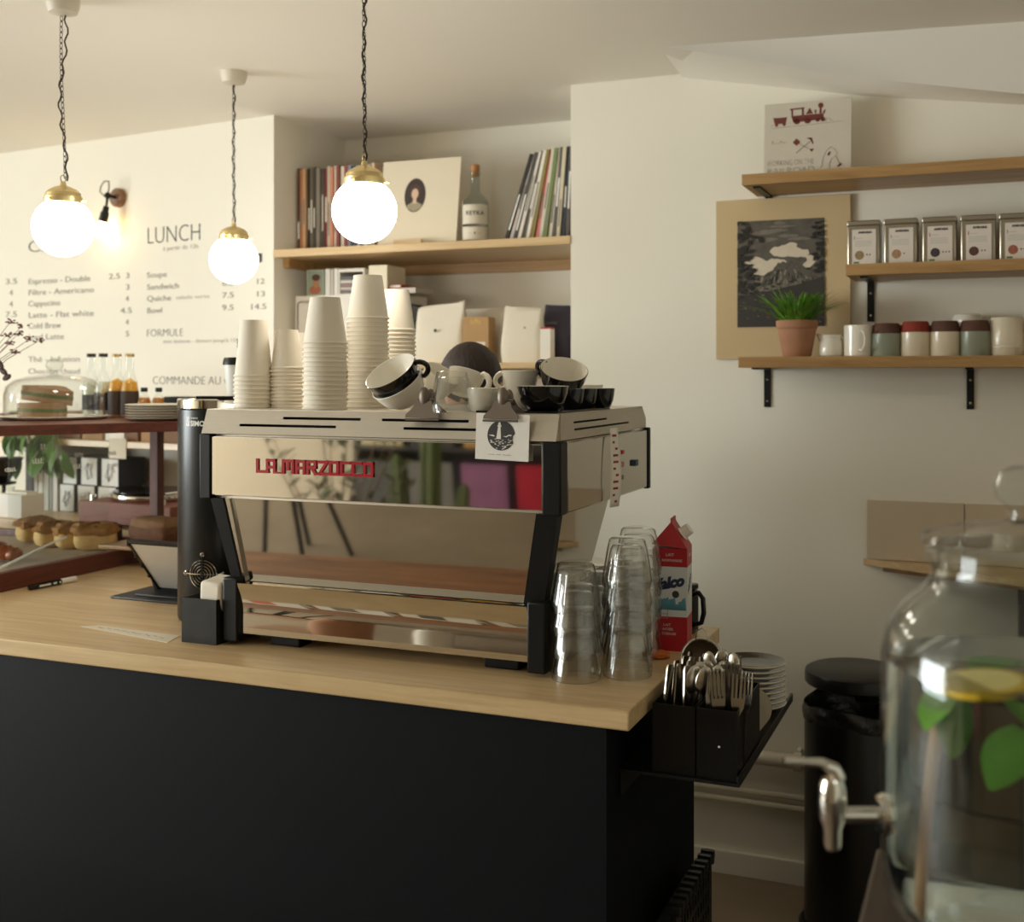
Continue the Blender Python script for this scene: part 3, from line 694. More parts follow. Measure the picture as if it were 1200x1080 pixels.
# strip of paper with handwriting
q = [PZ(94, 734, ZT), PZ(118, 733, ZT), PZ(211, 745, ZT), PZ(196, 753, ZT)]
st = MB().prism([(v.x, v.y) for v in (q[0], q[3], q[2], q[1])], ZT+.0002, ZT+.0009).bw('paper_strip', mat('strip_paper', S(224, 214, 192), .5, var=.03)); T(st, 'narrow strip of paper lying on the oak worktop', 'paper')
mb = MB(); rnd = random.Random(9)
for i in range(26):
    k = .12+.8*i/26; a = q[0].lerp(q[3], k); b = q[1].lerp(q[2], k); c = a.lerp(b, .45+rnd.uniform(-.1, .1)); w_ = rnd.uniform(.003, .006)
    if i % 6 == 5: continue
    mb.add([(c.x-w_, c.y, ZT+.0012), (c.x+w_, c.y-.0006, ZT+.0012), (c.x+w_*.8, c.y+.0028, ZT+.0012), (c.x-w_*.6, c.y+.002, ZT+.0012)], [(0, 1, 2, 3)])
mb.bw('handwriting', INKG, st, smooth=False)
# marker pen
a = PZ(34, 692, ZT); b = PZ(89, 681, ZT); mid = a.lerp(b, .5); L_ = (b-a).length
mp = E('marker_pen', 'black marker pen with a white cap lying by the pastry tray', 'pen', (mid.x, mid.y, ZT+.0078), math.atan2((b-a).y, (b-a).x))
X90 = TR((0, 0, 0), (0, R(90), 0))
MB().lathe([(0, -L_/2), (.006, -L_/2), (.0075, -L_/2+.004), (.0075, L_*.16), (0, L_*.16)], 16, X90).build('barrel', BLACKG, mp)
MB().lathe([(0, L_*.16), (.0078, L_*.16), (.0078, L_/2-.003), (.006, L_/2), (0, L_/2)], 16, X90).build('cap', WHITE, mp)
mb = MB()
for x0, x1 in ((-.045, -.012), (-.004, .006), (.014, .018)): mb.box(x0*L_/.14, x1*L_/.14, -.0079, -.0074, -.002, .003)
mb.build('barrel_print', WHITEINK, mp, smooth=False)
# ================================================================== pastry display
ds = E('display_stand', 'red-brown wooden display shelf on posts above the pastry tray', 'display shelf', (-2.9, 2.7, ZT))
ZB = 1.39
MB().prism([(-3.6, 2.33), (-2.45, 2.33), (-2.12, 2.80), (-2.12, 3.08), (-3.6, 3.08)], ZB-.028, ZB).bw('shelf_board', MAHOG, ds, smooth=False)
POSTW = wood('red_brown_post', S(70, 30, 18), S(112, 58, 38), 2, .55)
for x in (-2.47, -3.5): MB().rbox(x-.016, x+.016, 2.985, 3.017, ZT, ZB-.028, .002).bw('post', POSTW, ds)
MB().rbox(-3.516, -3.484, 2.38, 2.412, ZT, ZB-.028, .002).bw('post', POSTW, ds)
gp_ = MB().box(-2.436, -2.431, 2.36, 2.74, 1.004, ZB-.028).bw('glass_side', THIN, ds)
rnd = random.Random(21)
def squig(px, py, n, s):
    c = PX(px, py, -2.429); pts = []
    for i in range(n*6):
        k = i/6; pts.append((-2.4295, c.y+s*k*1.1+s*.5*math.cos(k*2*math.pi), c.z+s*.8*math.sin(k*2*math.pi+rnd.uniform(-.4, .4))*rnd.uniform(.6, 1.2)))
    MB().tube(pts, .0011, 4).bw('chalk_scribble', WHITEINK, gp_)
for px, py, n, s in ((88, 533, 4, .008), (38, 541, 4, .009), (6, 551, 5, .007), (86, 547, 3, .010), (128, 531, 4, .007), (130, 545, 4, .007), (48, 523, 2, .010)): squig(px, py, n, s)
# tray
pt = E('pastry_tray', 'red-brown wooden tray lined with paper on the worktop', 'tray', (-2.8, 2.66, ZT))
MB().rbox(-2.452, -2.425, 2.30, 3.02, ZT, 1.0, .003).rbox(-3.4, -2.452, 2.30, 2.327, ZT, 1.0, .003).rbox(-3.4, -2.452, 2.993, 3.02, ZT, 1.0, .003).bw('tray_rim', MAHOG, pt)
MB().box(-3.4, -2.452, 2.327, 2.993, ZT, .978).bw('tray_floor', MAHOG, pt)
MB().box(-3.35, -2.465, 2.35, 2.985, .978, .9795).bw('lining_paper', mat('baking_paper', S(186, 172, 150), .6, var=.12, scale=14), pt)
CRUST = mat('cake_crust', S(220, 184, 122), .75, var=.25, scale=30, bump=.5, bscale=90)
CRUMB = mat('seeded_top', S(120, 78, 42), .8, var=.45, scale=70, bump=.6, bscale=120)
CHOC = mat('chocolate_cake', S(70, 40, 28), .8, var=.3, scale=60, bump=.6, bscale=90)
def superb(mb, c, r, e=.45, nu=20, nv=10, jit=0., rnd=None, zmin=None):
    v = []; f = []; sg = lambda q, p: math.copysign(abs(q)**p, q)
    for i in range(nv+1):
        b = -math.pi/2+math.pi*i/nv
        for j in range(nu):
            a = 2*math.pi*j/nu; k = 1+(rnd.uniform(-jit, jit) if jit else 0)
            z = r[2]*sg(math.sin(b), e)*k
            tp = 1-.12*(z < 0)*abs(z)/r[2]
            v.append((c[0]+r[0]*tp*k*sg(math.cos(b), e)*sg(math.cos(a), e), c[1]+r[1]*tp*k*sg(math.cos(b), e)*sg(math.sin(a), e), c[2]+z))
    for i in range(nv):
        for j in range(nu): f.append((i*nu+j, i*nu+(j+1) % nu, (i+1)*nu+(j+1) % nu, (i+1)*nu+j))
    mb.add(v, f)
def cake(px, py, label, rz, top, s=1., z0=.9797):
    p = PZ(px, py, z0); t = E('mini_loaf_cake', label, 'cake', (p.x, p.y, z0), rz, 'mini loaf cakes on the tray')
    r = random.Random(int(px))
    b = MB(); superb(b, (0, 0, .027*s), (.058*s, .036*s, .027*s), .5); b.build('cake_base', CRUST if top is not CHOC else CHOC, t)
    c = MB(); superb(c, (0, 0, .055*s), (.061*s, .039*s, .022*s), .7, jit=.16, rnd=r); tp = c.build('cake_top', top, t)
    m = MB()
    for i in range(60):
        a = r.uniform(0, 6.28); q = math.sqrt(r.random())*.9; x, y = .055*s*q*math.cos(a), .035*s*q*math.sin(a)
        m.ball((x, y, .055*s+.021*s*math.sqrt(max(0, 1-q*q))+.001), (.0055*s, .0035*s, .003*s), 5, 3)
    m.build('seeds', CRUMB if top is not CHOC else CHOC, tp)
    return t
SEED = mat('golden_seeded_top', S(166, 120, 68), .8, var=.5, scale=60, bump=.6, bscale=110)
cake(42, 634, 'golden seeded mini loaf at the far corner of the tray', R(72), SEED, 1.05)
cake(64, 640, 'golden seeded mini loaf second along the row', R(66), SEED, 1.05)
cake(88, 642, 'golden seeded mini loaf third along the row, under the fork tip', R(58), SEED, 1.05)
cake(112, 644, 'golden seeded mini loaf at the near end of the row', R(38), SEED, 1.12)
cake(124, 637, 'dark chocolate mini loaf behind the golden row', R(20), CHOC, .85)
# pastry cut by the frame
p = PZ(-2, 658, .9797); t = E('glazed_pastry', 'brown glazed pastry beside the serving fork', 'pastry', (p.x, p.y, .9797), R(20))
GLZ = mat('glazed_crust', S(150, 84, 44), .35, var=.35, scale=25, bump=.4)
mb = MB()
for i in range(5): mb.ball((-.05+.025*i, .01*math.sin(i), .024+.004*(2-abs(i-2))), (.024, .04-.004*abs(i-2), .026-.003*abs(i-2)), 14, 8, jit=.05, rnd=random.Random(i))
mb.build('pastry_body', GLZ, t)
mb = MB()
for i in range(14): mb.ball((-.05+.008*i, random.Random(i).uniform(-.02, .02), .048), (.005, .004, .003), 5, 3)
mb.build('almond_flakes', mat('almond', S(196, 152, 100), .6), t)
# serving fork
a, b, c = PZ(-6, 668, 1.0), PD(34, 645, 3.35), PD(78, 629, 3.42)
t = E('serving_fork', 'long pale serving fork resting across the tray', 'fork', (a.x, a.y, .985))
mb = MB(); pts = []
P0, P1, P2, P3 = Vector(a), PD(22, 656, 3.30), PD(40, 644, 3.36), Vector(c)
for i in range(13):
    k = i/12; pts.append((1-k)**3*P0+3*k*(1-k)**2*P1+3*k*k*(1-k)*P2+k**3*P3)
mb.tube(pts, [.0075-.003*i/12 for i in range(13)], 8, flat=.45).bw('handle', mat('pale_utensil', S(232, 228, 218), .35), t)
for k in (-1, 0, 1): MB().tube([P0, P0+Vector((-.03, -.03+.008*k, -.006)), P0+Vector((-.07, -.06+.01*k, -.004))], .002, 6).bw('tine', CHROME, t)
# loaf on a board
t = E('bread_board', 'thin wooden board under the loaf cake', 'board', (-2.37, 2.86, 1.0))
MB().rbox(-.13, .12, -.09, .09, .0003, .012, .003).build('board', OAKS, t); MB().rbox(.12, .16, -.02, .02, .0003, .012, .003).build('board_handle', OAKS, t)
lf = E('loaf_cake', 'brown rectangular loaf cake behind the tablet', 'cake', (-2.345, 2.845, 1.0125), R(-10))
b = MB(); superb(b, (0, 0, .032), (.085, .046, .032), .35); b.build('loaf_base', mat('loaf_side', S(98, 62, 38), .8, var=.3, scale=40, bump=.4), lf)
b = MB(); superb(b, (0, 0, .058), (.086, .047, .026), .6, jit=.02, rnd=random.Random(4)); b.build('loaf_top', mat('loaf_crust', S(126, 92, 58), .8, var=.3, scale=30, bump=.5), lf)
# cake dome with sandwiches
dp = PD(64, 490, 3.55)
t = E('cake_dome', 'clear glass cake dome with a ball knob on a white plate', 'cake dome', (dp.x, dp.y, ZB))
MB().lathe([(0, .006), (.14, .006), (.158, .011), (.16, .010), (.145, .001), (.1, 0), (0, 0)], 48).build('plate', CERW, t)
MB().lathe([(.146, .0105), (.146, .075), (.139, .100), (.118, .119), (.080, .130), (.030, .135), (.013, .136), (.012, .144), (.020, .150), (.026, .162), (.024, .174), (.014, .183), (0, .185)], 48).build('glass_cover', thin_glass('dome_glass', (.95, .96, .95), 2.), t)
BREAD = mat('bread_crumb', S(158, 124, 88), .85, var=.2, scale=40, bump=.4); FILL = mat('salad_filling', S(96, 108, 56), .7, var=.5, scale=50, bump=.6)
def sandwich(x, y, z, rz, label, tilt=0, tilt2=0):
    t = E('sandwich', label, 'sandwich', (dp.x+x, dp.y+y, ZB+z), (R(tilt), R(tilt2), rz), 'sandwiches under the glass dome')
    tri = [(-.078, -.026), (-.070, -.034), (.0, -.040), (.070, -.036), (.086, -.030), (.075, -.016), (.02, .055), (.0, .062), (-.02, .052)]
    MB().prism(tri, 0, .016).build('bread_slice', BREAD, t, smooth=False)
    MB().prism([(a*1.02, b*1.02) for a, b in tri], .016, .027).build('filling', FILL, t, smooth=False)
    MB().prism(tri, .027, .043).build('bread_slice', BREAD, t, smooth=False)
sandwich(-.03, -.01, .0065, R(5), 'brown bread sandwich at the bottom under the glass dome')
sandwich(.02, -.05, .0065, R(-6), 'brown bread sandwich in front under the glass dome')
sandwich(.0, -.02, .054, R(18), 'brown bread sandwich lying on top of another under the dome', 4, 7)
# bottles on the display shelf
def bottle(px, d, prof, name, label, liquid, lz, cap, capm, band, cat='bottle', group='drink bottles on the display shelf', glass=None):
    p = PD(px, 490, d); t = E(name, label, cat, (p.x, p.y, ZB), 0, group)
    MB().lathe(prof, 24).build('glass_body', glass or THIN, t)
    inner = [(max(0, r-.002), max(.002, z)) for r, z in prof if z <= lz]
    inner = [(0, .002)]+inner[1:]+[(0, lz)] if len(inner) > 1 else [(0, .002), (.02, .002), (.02, lz), (0, lz)]
    MB().lathe(inner, 20).build('drink', liquid, t)
    H_ = prof[-1][1]; r_ = prof[-1][0]
    MB().lathe([(0, H_+cap), (r_+.001, H_+cap), (r_+.002, H_+cap-.002), (r_+.002, H_-.004), (0, H_-.004)], 18).build('bottle_cap', capm, t)
    if band:
        z0, z1, m = band; rr = max(r for r, z in prof)+.0006
        MB().lathe([(rr, z0), (rr, z1)], 24).build('label_band', m, t)
TALLB = [(0, 0), (.027, 0), (.028, .003), (.028, .085), (.024, .112), (.0135, .140), (.0125, .168), (.0135, .172), (.0135, .180), (.0125, .196)]
LEMON = mat('cloudy_lemonade', S(222, 220, 196), .2, var=.03); ORNG = mat('orange_juice', S(222, 160, 40), .3, var=.06); DKB = mat('dark_label', S(70, 54, 44), .6, var=.2, scale=60)
CAPK = mat('crown_cap_dark', S(54, 44, 38), .4, .5); CAPG = mat('crown_cap_gold', S(170, 140, 86), .35, .7)
bottle(107, 3.82, TALLB, 'drink_bottle', 'clear bottle with pale lemonade and brown crown cap', LEMON, .112, .008, CAPK, (.02, .07, mat('black_label', S(40, 40, 38), .6, var=.3, scale=60)))
bottle(121, 3.79, TALLB, 'drink_bottle', 'clear bottle with pale lemonade beside the orange juice', LEMON, .112, .008, CAPK, (.02, .078, MC['black_label']))
bottle(137, 3.76, TALLB, 'drink_bottle', 'orange juice bottle with gold cap next to the lemonade', ORNG, .125, .006, CAPG, (.006, .083, DKB))
bottle(152, 3.73, TALLB, 'drink_bottle', 'orange juice bottle with gold cap next to the plates', ORNG, .125, .006, CAPG, (.006, .083, DKB))
SHORTB = [(0, 0), (.021, 0), (.022, .003), (.022, .050), (.018, .062), (.009, .070), (.009, .084)]
bottle(169, 3.72, SHORTB, 'small_bottle', 'small amber bottle with black cap behind the plates', mat('amber_drink', S(190, 120, 40), .3), .063, .01, BLACKG, (.006, .03, mat('cream_label', S(206, 180, 120), .6)), group='small amber bottles')
bottle(186, 3.70, SHORTB, 'small_bottle', 'second small amber bottle with black cap behind the plates', MC['amber_drink'], .063, .01, BLACKG, (.006, .03, MC['cream_label']), group='small amber bottles')
T(MB().rbox(-.06, .05, -.03, .03, 0, .066, .004).build('dark_box', BLACKM, None, (PD(212, 480, 3.66).x, PD(212, 480, 3.66).y+.02, ZB)), 'low dark box behind the plates on the display shelf', 'box')
# plates
pp = PD(188, 488, 3.46); PLG = mat('stoneware_plate', S(206, 200, 184), .35, var=.04)
pm = MB().lathe([(0, .0025), (.065, .0025), (.085, .006), (.1, .0105), (.101, .0125), (.0985, .013), (.084, .009), (.065, .0065), (0, .0065)][::-1], 40).mesh('side_plate', PLG)
for i in range(6):
    T(inst(pm, 'side_plate', None, (pp.x, pp.y, ZB-.0022+i*.0075)), 'pale stoneware side plate in the pile on the display shelf', 'plate', 'side plates piled on the display shelf')
# dried flowers, vase left of the frame
vp = PD(-30, 492, 3.40); t = E('dried_flowers', 'vase of thin dried stems with dark red blossoms on the display shelf', 'dried flowers', (vp.x, vp.y, ZB))
MB().lathe([(0, 0), (.03, 0), (.036, .02), (.034, .06), (.018, .085), (.02, .095), (.017, .095), (.015, .085), (0, .08)], 24).build('vase', mat('brown_stoneware', S(120, 96, 76), .4), t)
STEMM = mat('dry_stem', S(120, 92, 72), .8); BLO = mat('dried_blossom', S(104, 56, 52), .8, var=.3); LEAF2 = mat('dark_leaf', S(70, 50, 40), .7, var=.3)
rnd = random.Random(12)
tips = [(13, 376), (26, 382), (35, 397), (46, 399), (8, 392), (12, 402), (17, 412), (22, 390)]
for i, (px, py) in enumerate(tips):
    q = PD(px, py, 3.38+rnd.uniform(-.05, .05))-Vector((vp.x, vp.y, ZB))
    m1 = Vector((.004*i-.01, 0, .09)); mid = m1.lerp(q, .55)+Vector((-.015, 0, .01))
    st = MB().tube([m1, mid, q], [.0016, .0012, .0007], 5).build('stem', STEMM, t)
    m = MB()
    for k in range(12):
        m.ball((q.x+rnd.uniform(-.016, .014), q.y+rnd.uniform(-.01, .01), q.z+rnd.uniform(-.007, .007)), (.0045, .0035, .0025), 6, 4)
    m.build('blossom', BLO, st)
for px, py, a in ((4, 435, 30), (8, 442, -20), (1, 428, 60)):
    q = PD(px, py, 3.38)-Vector((vp.x, vp.y, ZB))
    MB().ball((0, 0, 0), (.018, .004, .009), 10, 6, TR(q, (0, R(a), 0))).build('leaf', LEAF2, t)

# ================================================================== back counter under the menu wall
def MWM(u, v, z, rz=0.): return Matrix.Translation(MW(u, v, z)) @ Euler((0, 0, -WA+rz)).to_matrix().to_4x4()
def bwall(name, label, cat, u, v, z, rz=0., group=None):
    q = MW(u, v, z); return E(name, label, cat, q, -WA+rz, group)
def uat(px, py, v): return MUV(PM(px, py, v))
ZK = 1.0
bc = bwall('back_counter', 'white back counter with oak top against the menu wall', 'counter', -1.3, -.25, 0)
MB().rbox(-1.7, 1.28, -.20, .248, ZK-.035, ZK, .003).build('oak_top', OAK, bc); MB().box(-1.68, 1.26, -.18, .246, 0, ZK-.035).build('carcass', WHITE, bc)
for i in range(5): 
    d = MB().rbox(-1.66+i*.585, -1.66+i*.585+.58, -.198, -.18, .08, ZK-.045, .002).build('cabinet_door', WHITE, bc)
    MB().tube([(-1.55+i*.585, -.198, .84), (-1.55+i*.585, -.215, .842), (-1.45+i*.585, -.215, .842), (-1.45+i*.585, -.198, .84)], .004, 8).build('door_handle', CHROME, d)
# wall shelf above it
us0 = uat(30, 520, -.2)[0]-.3; us1 = uat(214, 520, -.2)[0]+.25; zsh = uat(110, 516, -.2)[2]
ws = bwall('wall_shelf', 'thin pale oak wall shelf above the back counter boxes', 'shelf', 0, 0, 0)
MB().rbox(us0, us1, -.2, 0, zsh-.024, zsh, .002).build('shelf_board', OAK, ws)
for px in (176, 60):
    u = uat(px, 540, -.02)[0]
    MB().box(u-.008, u+.008, -.005, 0, zsh-.16, zsh-.024).box(u-.008, u+.008, -.16, -.005, zsh-.029, zsh-.024).build('bracket', BLACKM, ws)
tg = uat(137, 523, -.205)
T(MB().box(-.045, .045, -.0012, 0, -.045, .03).build('price_tag', mat('tag_cream', S(222, 212, 190), .7), None, MW(tg[0], -.2018, tg[2]), (0, 0, -WA)), 'blank cream tag hung on the wall shelf edge', 'tag')
rnd = random.Random(31); KB = mat('brown_box', S(128, 96, 70), .7, var=.1)
for k, (pa, pb, m, lab) in enumerate(((44, 58, KB, 'brown box at the plant end of the wall shelf'), (60, 92, KB, 'wide brown box on the wall shelf'), (95, 118, mat('tan_box', S(170, 134, 94), .7), 'tan box on the wall shelf beside the wide brown one'), (122, 144, WHITE, 'white box above the cream tag on the wall shelf'), (147, 160, KB, 'narrow brown box beside the white box on the wall shelf'), (164, 186, MC['tan_box'], 'tan box above the shelf bracket'), (189, 210, KB, 'brown box at the grinder end of the wall shelf'))):
    ua, ub = uat(pa, 505, -.18)[0], uat(pb, 505, -.18)[0]; h_ = .10+.02*rnd.random()
    t = bwall('tea_box', lab, 'box', (ua+ub)/2, -.1, zsh); w_ = (ub-ua)/2
    MB().rbox(-w_, w_, -.075, .06, 0, h_, .002).build('box_body', m, t); MB().rbox(-w_-.001, w_+.001, -.076, .061, h_-.02, h_+.002, .002).build('box_lid', m, t)
# white boxes with drawings, 2 high x 3
def draw_box(px0, px1, pyt, v, z, label, sd, pb=None):
    ua, ub = uat(px0, pyt, v)[0], uat(px1, pyt, v)[0]; w_ = (ub-ua); h_ = .106
    t = bwall('gift_box', label, 'box', ua, v, z, 0, 'white boxes with line drawings')
    MB().rbox(0, w_, 0, .13, 0, h_-.001, .0015).build('box_body', mat('box_black', S(58, 62, 66), .5), t)
    fr = MB().box(.002, w_-.002, -.001, .0005, .002, h_-.003).build('white_face', mat('box_white', S(226, 222, 214), .5), t, smooth=False)
    r = random.Random(sd); m = MB(); pts = []
    for i in range(34):
        a = i*.9; q = (.022+.014*math.sin(i*1.7+sd))*min(1, w_/.1); pts.append((w_/2+q*math.cos(a), -.0014, h_*.5+q*1.1*math.sin(a)+r.uniform(-.004, .004)))
    m.tube(pts, .0007, 4); m.build('line_drawing', INKG, fr)
    return t
zb2 = ZK+.1065
for k, (a, b) in enumerate(((70, 87), (91, 111), (115, 136))):
    nm = ('beside the books', 'in the middle column', 'in the column by the dark side')[k]
    draw_box(a, b, 590, -.19, ZK+.0002, 'lower white box with a line drawing '+nm, k+1)
    draw_box(a+4, b+3, 555, -.19, zb2, 'upper white box with a line drawing '+nm, k+5)
# books
for k, (pa, pb, col, lab, h_) in enumerate(((30, 39, (60, 50, 46), 'dark book with white letters on the back counter', .27), (40, 44, (226, 216, 206), 'thin cream book beside the dark book', .285), (45, 50, (236, 232, 226), 'white book between cream spines', .285), (51, 57, (196, 190, 180), 'grey book on the back counter', .27), (58, 61, (150, 150, 140), 'thin sage book on the back counter', .26), (62, 67, (214, 204, 194), 'pale pink book beside the white boxes', .27))):
    ua, ub = uat(pa, 590, -.2)[0], uat(pb, 590, -.2)[0]
    t = bwall('book', lab, 'book', ua, -.2, ZK+.0002); w_ = ub-ua-.001
    c_ = mat('book_cover_%d_%d_%d' % col, S(*col), .55)
    MB().box(0, .0025, 0, .18, 0, h_).box(w_-.0025, w_, 0, .18, 0, h_).box(.0025, w_-.0025, 0, .003, 0, h_).build('cover', c_, t, smooth=False)
    MB().box(.0026, w_-.0026, .003, .176, .003, h_-.004).build('pages', PAPER, t, smooth=False)
# turntable
ua, ub = uat(92, 600, -.21)[0], uat(214, 600, -.21)[0]
v0 = -.43
ua = uat(92, 600, v0)[0]; t = bwall('turntable', 'brown record player with silver platter on the back counter', 'record player', ua, v0, ZK)
MB().rbox(0, .44, 0, .34, .012, .085, .004).build('plinth', wood('plinth_wood', S(112, 60, 42), S(142, 84, 62), 0, .6), t)
for x, y in ((.04, .04), (.40, .04), (.04, .30), (.40, .30)): MB().lathe([(0, 0), (.018, 0), (.016, .012), (0, .012)], 12, TR((x, y, 0))).build('foot', BLACKM, t)
pl = MB().lathe([(0, .112), (.14, .112), (.148, .110), (.15, .106), (.15, .092), (.148, .088), (0, .088)], 40, TR((.19, .17, 0))).build('platter', CHROME, t)
MB().lathe([(0, .1165), (.14, .1165), (.141, .1125), (0, .1125)], 40, TR((.19, .17, 0))).build('record', BLACKG, pl)
MB().tube([(.40, .27, .085), (.40, .27, .125), (.40, .25, .13), (.385, .12, .122), (.355, .06, .118)], .005, 8).lathe([(0, .10), (.02, .10), (.022, .085), (0, .085)], 16, TR((.40, .27, 0))).build('tonearm', CHROME, t)
for x in (.04, .375): MB().lathe([(0, .105), (.011, .105), (.012, .085), (0, .085)], 14, TR((x, .03, 0))).build('knob', CHROME, t)
# white small box and black dripper at the frame edge
ua = uat(-4, 590, -.42)[0]; ub = uat(25, 590, -.42)[0]
t = bwall('filter_box', 'small white box of filters at the end of the back counter', 'box', ua, -.42, ZK)
MB().rbox(0, ub-ua, 0, .1, 0, .085, .002).build('box_body', WHITE, t); MB().box(.01, ub-ua-.01, .03, .08, .085, .092).build('filters', PAPER, t)
q = MW(uat(4, 570, -.3)[0], -.3, ZK)
t = E('coffee_dripper', 'black coffee dripper on a stand at the end of the back counter', 'dripper', q)
MB().lathe([(0, 0), (.05, 0), (.05, .006), (.008, .010), (.008, .10), (0, .10)], 20, TR((-.05, .05, 0))).build('stand', BLACKM, t)
MB().lathe([(.02, .10), (.045, .105), (.048, .112), (.024, .118), (.07, .20), (.074, .205), (.070, .205), (.02, .119)], 28).build('cone', BLACKG, t)
MB().lathe([(0, 0), (.045, 0), (.055, .03), (.04, .085), (.045, .095), (.042, .095), (.036, .085), (.05, .03), (.042, .004), (0, .004)], 28).build('carafe', THIN, t)
# trailing plant on the wall shelf
q = MW(uat(20, 510, -.12)[0], -.13, zsh)
t = E('trailing_plant', 'green trailing plant in a pot on the wall shelf', 'plant', q)
MB().lathe([(0, 0), (.04, 0), (.055, .09), (.058, .09), (.058, .1), (.05, .1), (.045, .085), (0, .085)], 24).build('pot', CERW, t)
LEAF = mat('fresh_leaf', S(84, 118, 50), .45, var=.35, scale=20); rnd = random.Random(8)
def leaf_mb(l, w_, bend=.3):
    m = MB(); v = []; f = []; n = 7
    for i in range(n):
        k = i/(n-1); ww = w_*math.sin(math.pi*min(1, k*.93+.05))**.8; y = l*k; z = -bend*l*k*k
        v += [(-ww, y, z+.12*ww), (0, y, z), (ww, y, z+.12*ww)]
    for i in range(n-1): f += [(3*i, 3*i+1, 3*i+4, 3*i+3), (3*i+1, 3*i+2, 3*i+5, 3*i+4)]
    return m.add(v, f)
lm = leaf_mb(.085, .020).mesh('leaf', LEAF)
st = MB()
for i in range(38):
    a = rnd.uniform(0, 6.28); px, py = rnd.uniform(10, 62), rnd.uniform(500, 545)
    if i > 32: px, py = rnd.uniform(60, 78), rnd.uniform(535, 560)
    w_ = PM(px, py, -.22-rnd.uniform(0, .06)); q2 = w_-q
    st.tube([(0, -.03, .09), (q2.x*.7, -.09, .10), (q2.x, q2.y, q2.z+.03)], .0013, 4)
    inst(lm, 'leaf', t, (q2.x, q2.y, q2.z+.03), (R(-70)+rnd.uniform(-.4, .4), rnd.uniform(-.5, .5), R(180)+rnd.uniform(-.9, .9)))
st.build('stems', mat('green_stem', S(96, 120, 60), .6), t)

# ================================================================== menu lettering on the wall
menu = wall_menu
def ml(body, px, py, cap_px, m, align='LEFT', off=0., wpx=None, spacing=1.):
    p = PM(px, py, -.0008); d = (p-CAMP).dot(Vector((-sn, cs, 0))); cap = cap_px*d/FPX
    wd = None
    if wpx: wd = (PM(px+wpx, py, -.0008)-p).length
    return lettering(body, p, cap, -WA, m, menu, align, 'menu_lettering', .0004, off, 0., spacing, width=wd)
ml('CAFÉ', 32, 296, 14, INK, wpx=52, off=-.0012); ml('LUNCH', 171.5, 286, 20, INK, wpx=61, off=-.0018)
ml('à partir de 12h', 191, 293.5, 5, INKP, wpx=41)
for i, (s, x, y, w_) in enumerate((('Espresso - Double', 33, 333, 72), ('Filtre - Americano', 33, 346, 76), ('Cappucino', 33, 359, 37), ('Latte - Flat white', 33, 372.5, 76), ('Cold Brew', 33, 385, 38), ('Iced Latte', 33, 398, 41), ('Thé - Infusion', 33, 424, 60), ('Chocolat chaud', 33, 438, 60),
        ('Soupe', 172, 325.5, 23), ('Sandwich', 172, 339.5, 37), ('Quiche', 172, 353, 28), ('Bowl', 172, 367, 17), ('salade verte', 206, 350.5, 39))):
    ml(s, x, y, 6.5 if s != 'salade verte' else 4.5, INKG if s != 'salade verte' else INKP, wpx=w_)
for s, x, y in (('2.5', 127, 327), ('3', 147, 326), ('3', 147, 339.5), ('4', 147, 353), ('4.5', 141, 367), ('4', 147, 380.5), ('5', 147, 394), ('6.5', 260, 335), ('12', 299, 333), ('7.5', 260, 349), ('13', 299, 347.5), ('9.5', 260, 363.5), ('14.5', 292, 362.5), ('3.5', 6, 333), ('4', 11, 346), ('4', 11, 359.5), ('7.5', 6, 371.5)):
    ml(s, x, y, 6.5, INKG, wpx=len(s)*4.4 if len(s) > 1 else 3.8)
ml('FORMULE', 171.5, 394.5, 9, INK, wpx=42, off=-.0010); ml('avec boisson - dessert jusqu\'à 15h', 191, 402, 4.5, INKP, wpx=88)
ml('COMMANDE AU COMPTOIR', 178.5, 450, 9.5, INK, wpx=142, off=-.0010)
q = PM(303, 302, -.001)
mb = MB(); mb.holes(-.016, .016, -.016, .016, [(-.009, .003, -.008, .008)], -.0008, 0, Matrix.Translation(q) @ Euler((0, 0, -WA)).to_matrix().to_4x4()); mb.bw('menu_mark', INK, menu, smooth=False)
# ================================================================== niche
def board(name, label, x0, x1, y0, y1, z0, z1, m=OAKS):
    return T(MB().rbox(x0, x1, y0, y1, z0, z1, .002).bw(name, m), label, 'shelf')
ZS = 1.974
ns = E('niche_shelf', 'oak shelf across the niche carrying the records', 'shelf', (-1.83, 3.8, ZS))
MB().rbox(XNL, XNR, YW-.005, YNB, ZS-.028, ZS, .002).bw('shelf_board', OAK, ns)
MB().box(XNL, XNR, YNB-.03, YNB, ZS-.065, ZS-.028).box(XNL, XNL+.025, YW+.06, YNB-.03, ZS-.06, ZS-.028).bw('support_batten', OAKS, ns)
ZL = 1.565
ns2 = E('lower_niche_shelf', 'lower oak shelf in the niche carrying the coffee bags', 'shelf', (-1.83, 3.8, ZL))
MB().rbox(XNL, XNR, YW+.0, YNB, ZL-.02, ZL, .002).bw('shelf_board', OAK, ns2)
MB().box(XNL, XNR, YNB-.03, YNB, ZL-.055, ZL-.02).bw('support_batten', OAKS, ns2)
bk = E('niche_cabinet', 'pale back bar cabinet filling the bottom of the niche', 'cabinet', (-1.83, 3.8, 0))
MB().rbox(XNL+.002, XNR-.002, YW, YNB-.001, .88, .92, .003).bw('top', OAK, bk)
for i in range(2): 
    d = MB().rbox(XNL+.01+i*.56, XNL+.01+i*.56+.555, YW+.01, YW+.03, .08, .87, .002).bw('cabinet_door', WHITE, bk)
    MB().rbox(XNL+.27+i*.56, XNL+.30+i*.56, YW, YW+.01, .78, .83, .002).bw('door_knob', BLACKM, d)
MB().box(XNL+.002, XNR-.002, YW+.03, YNB-.001, 0, .88).bw('carcass', WHITE, bk)

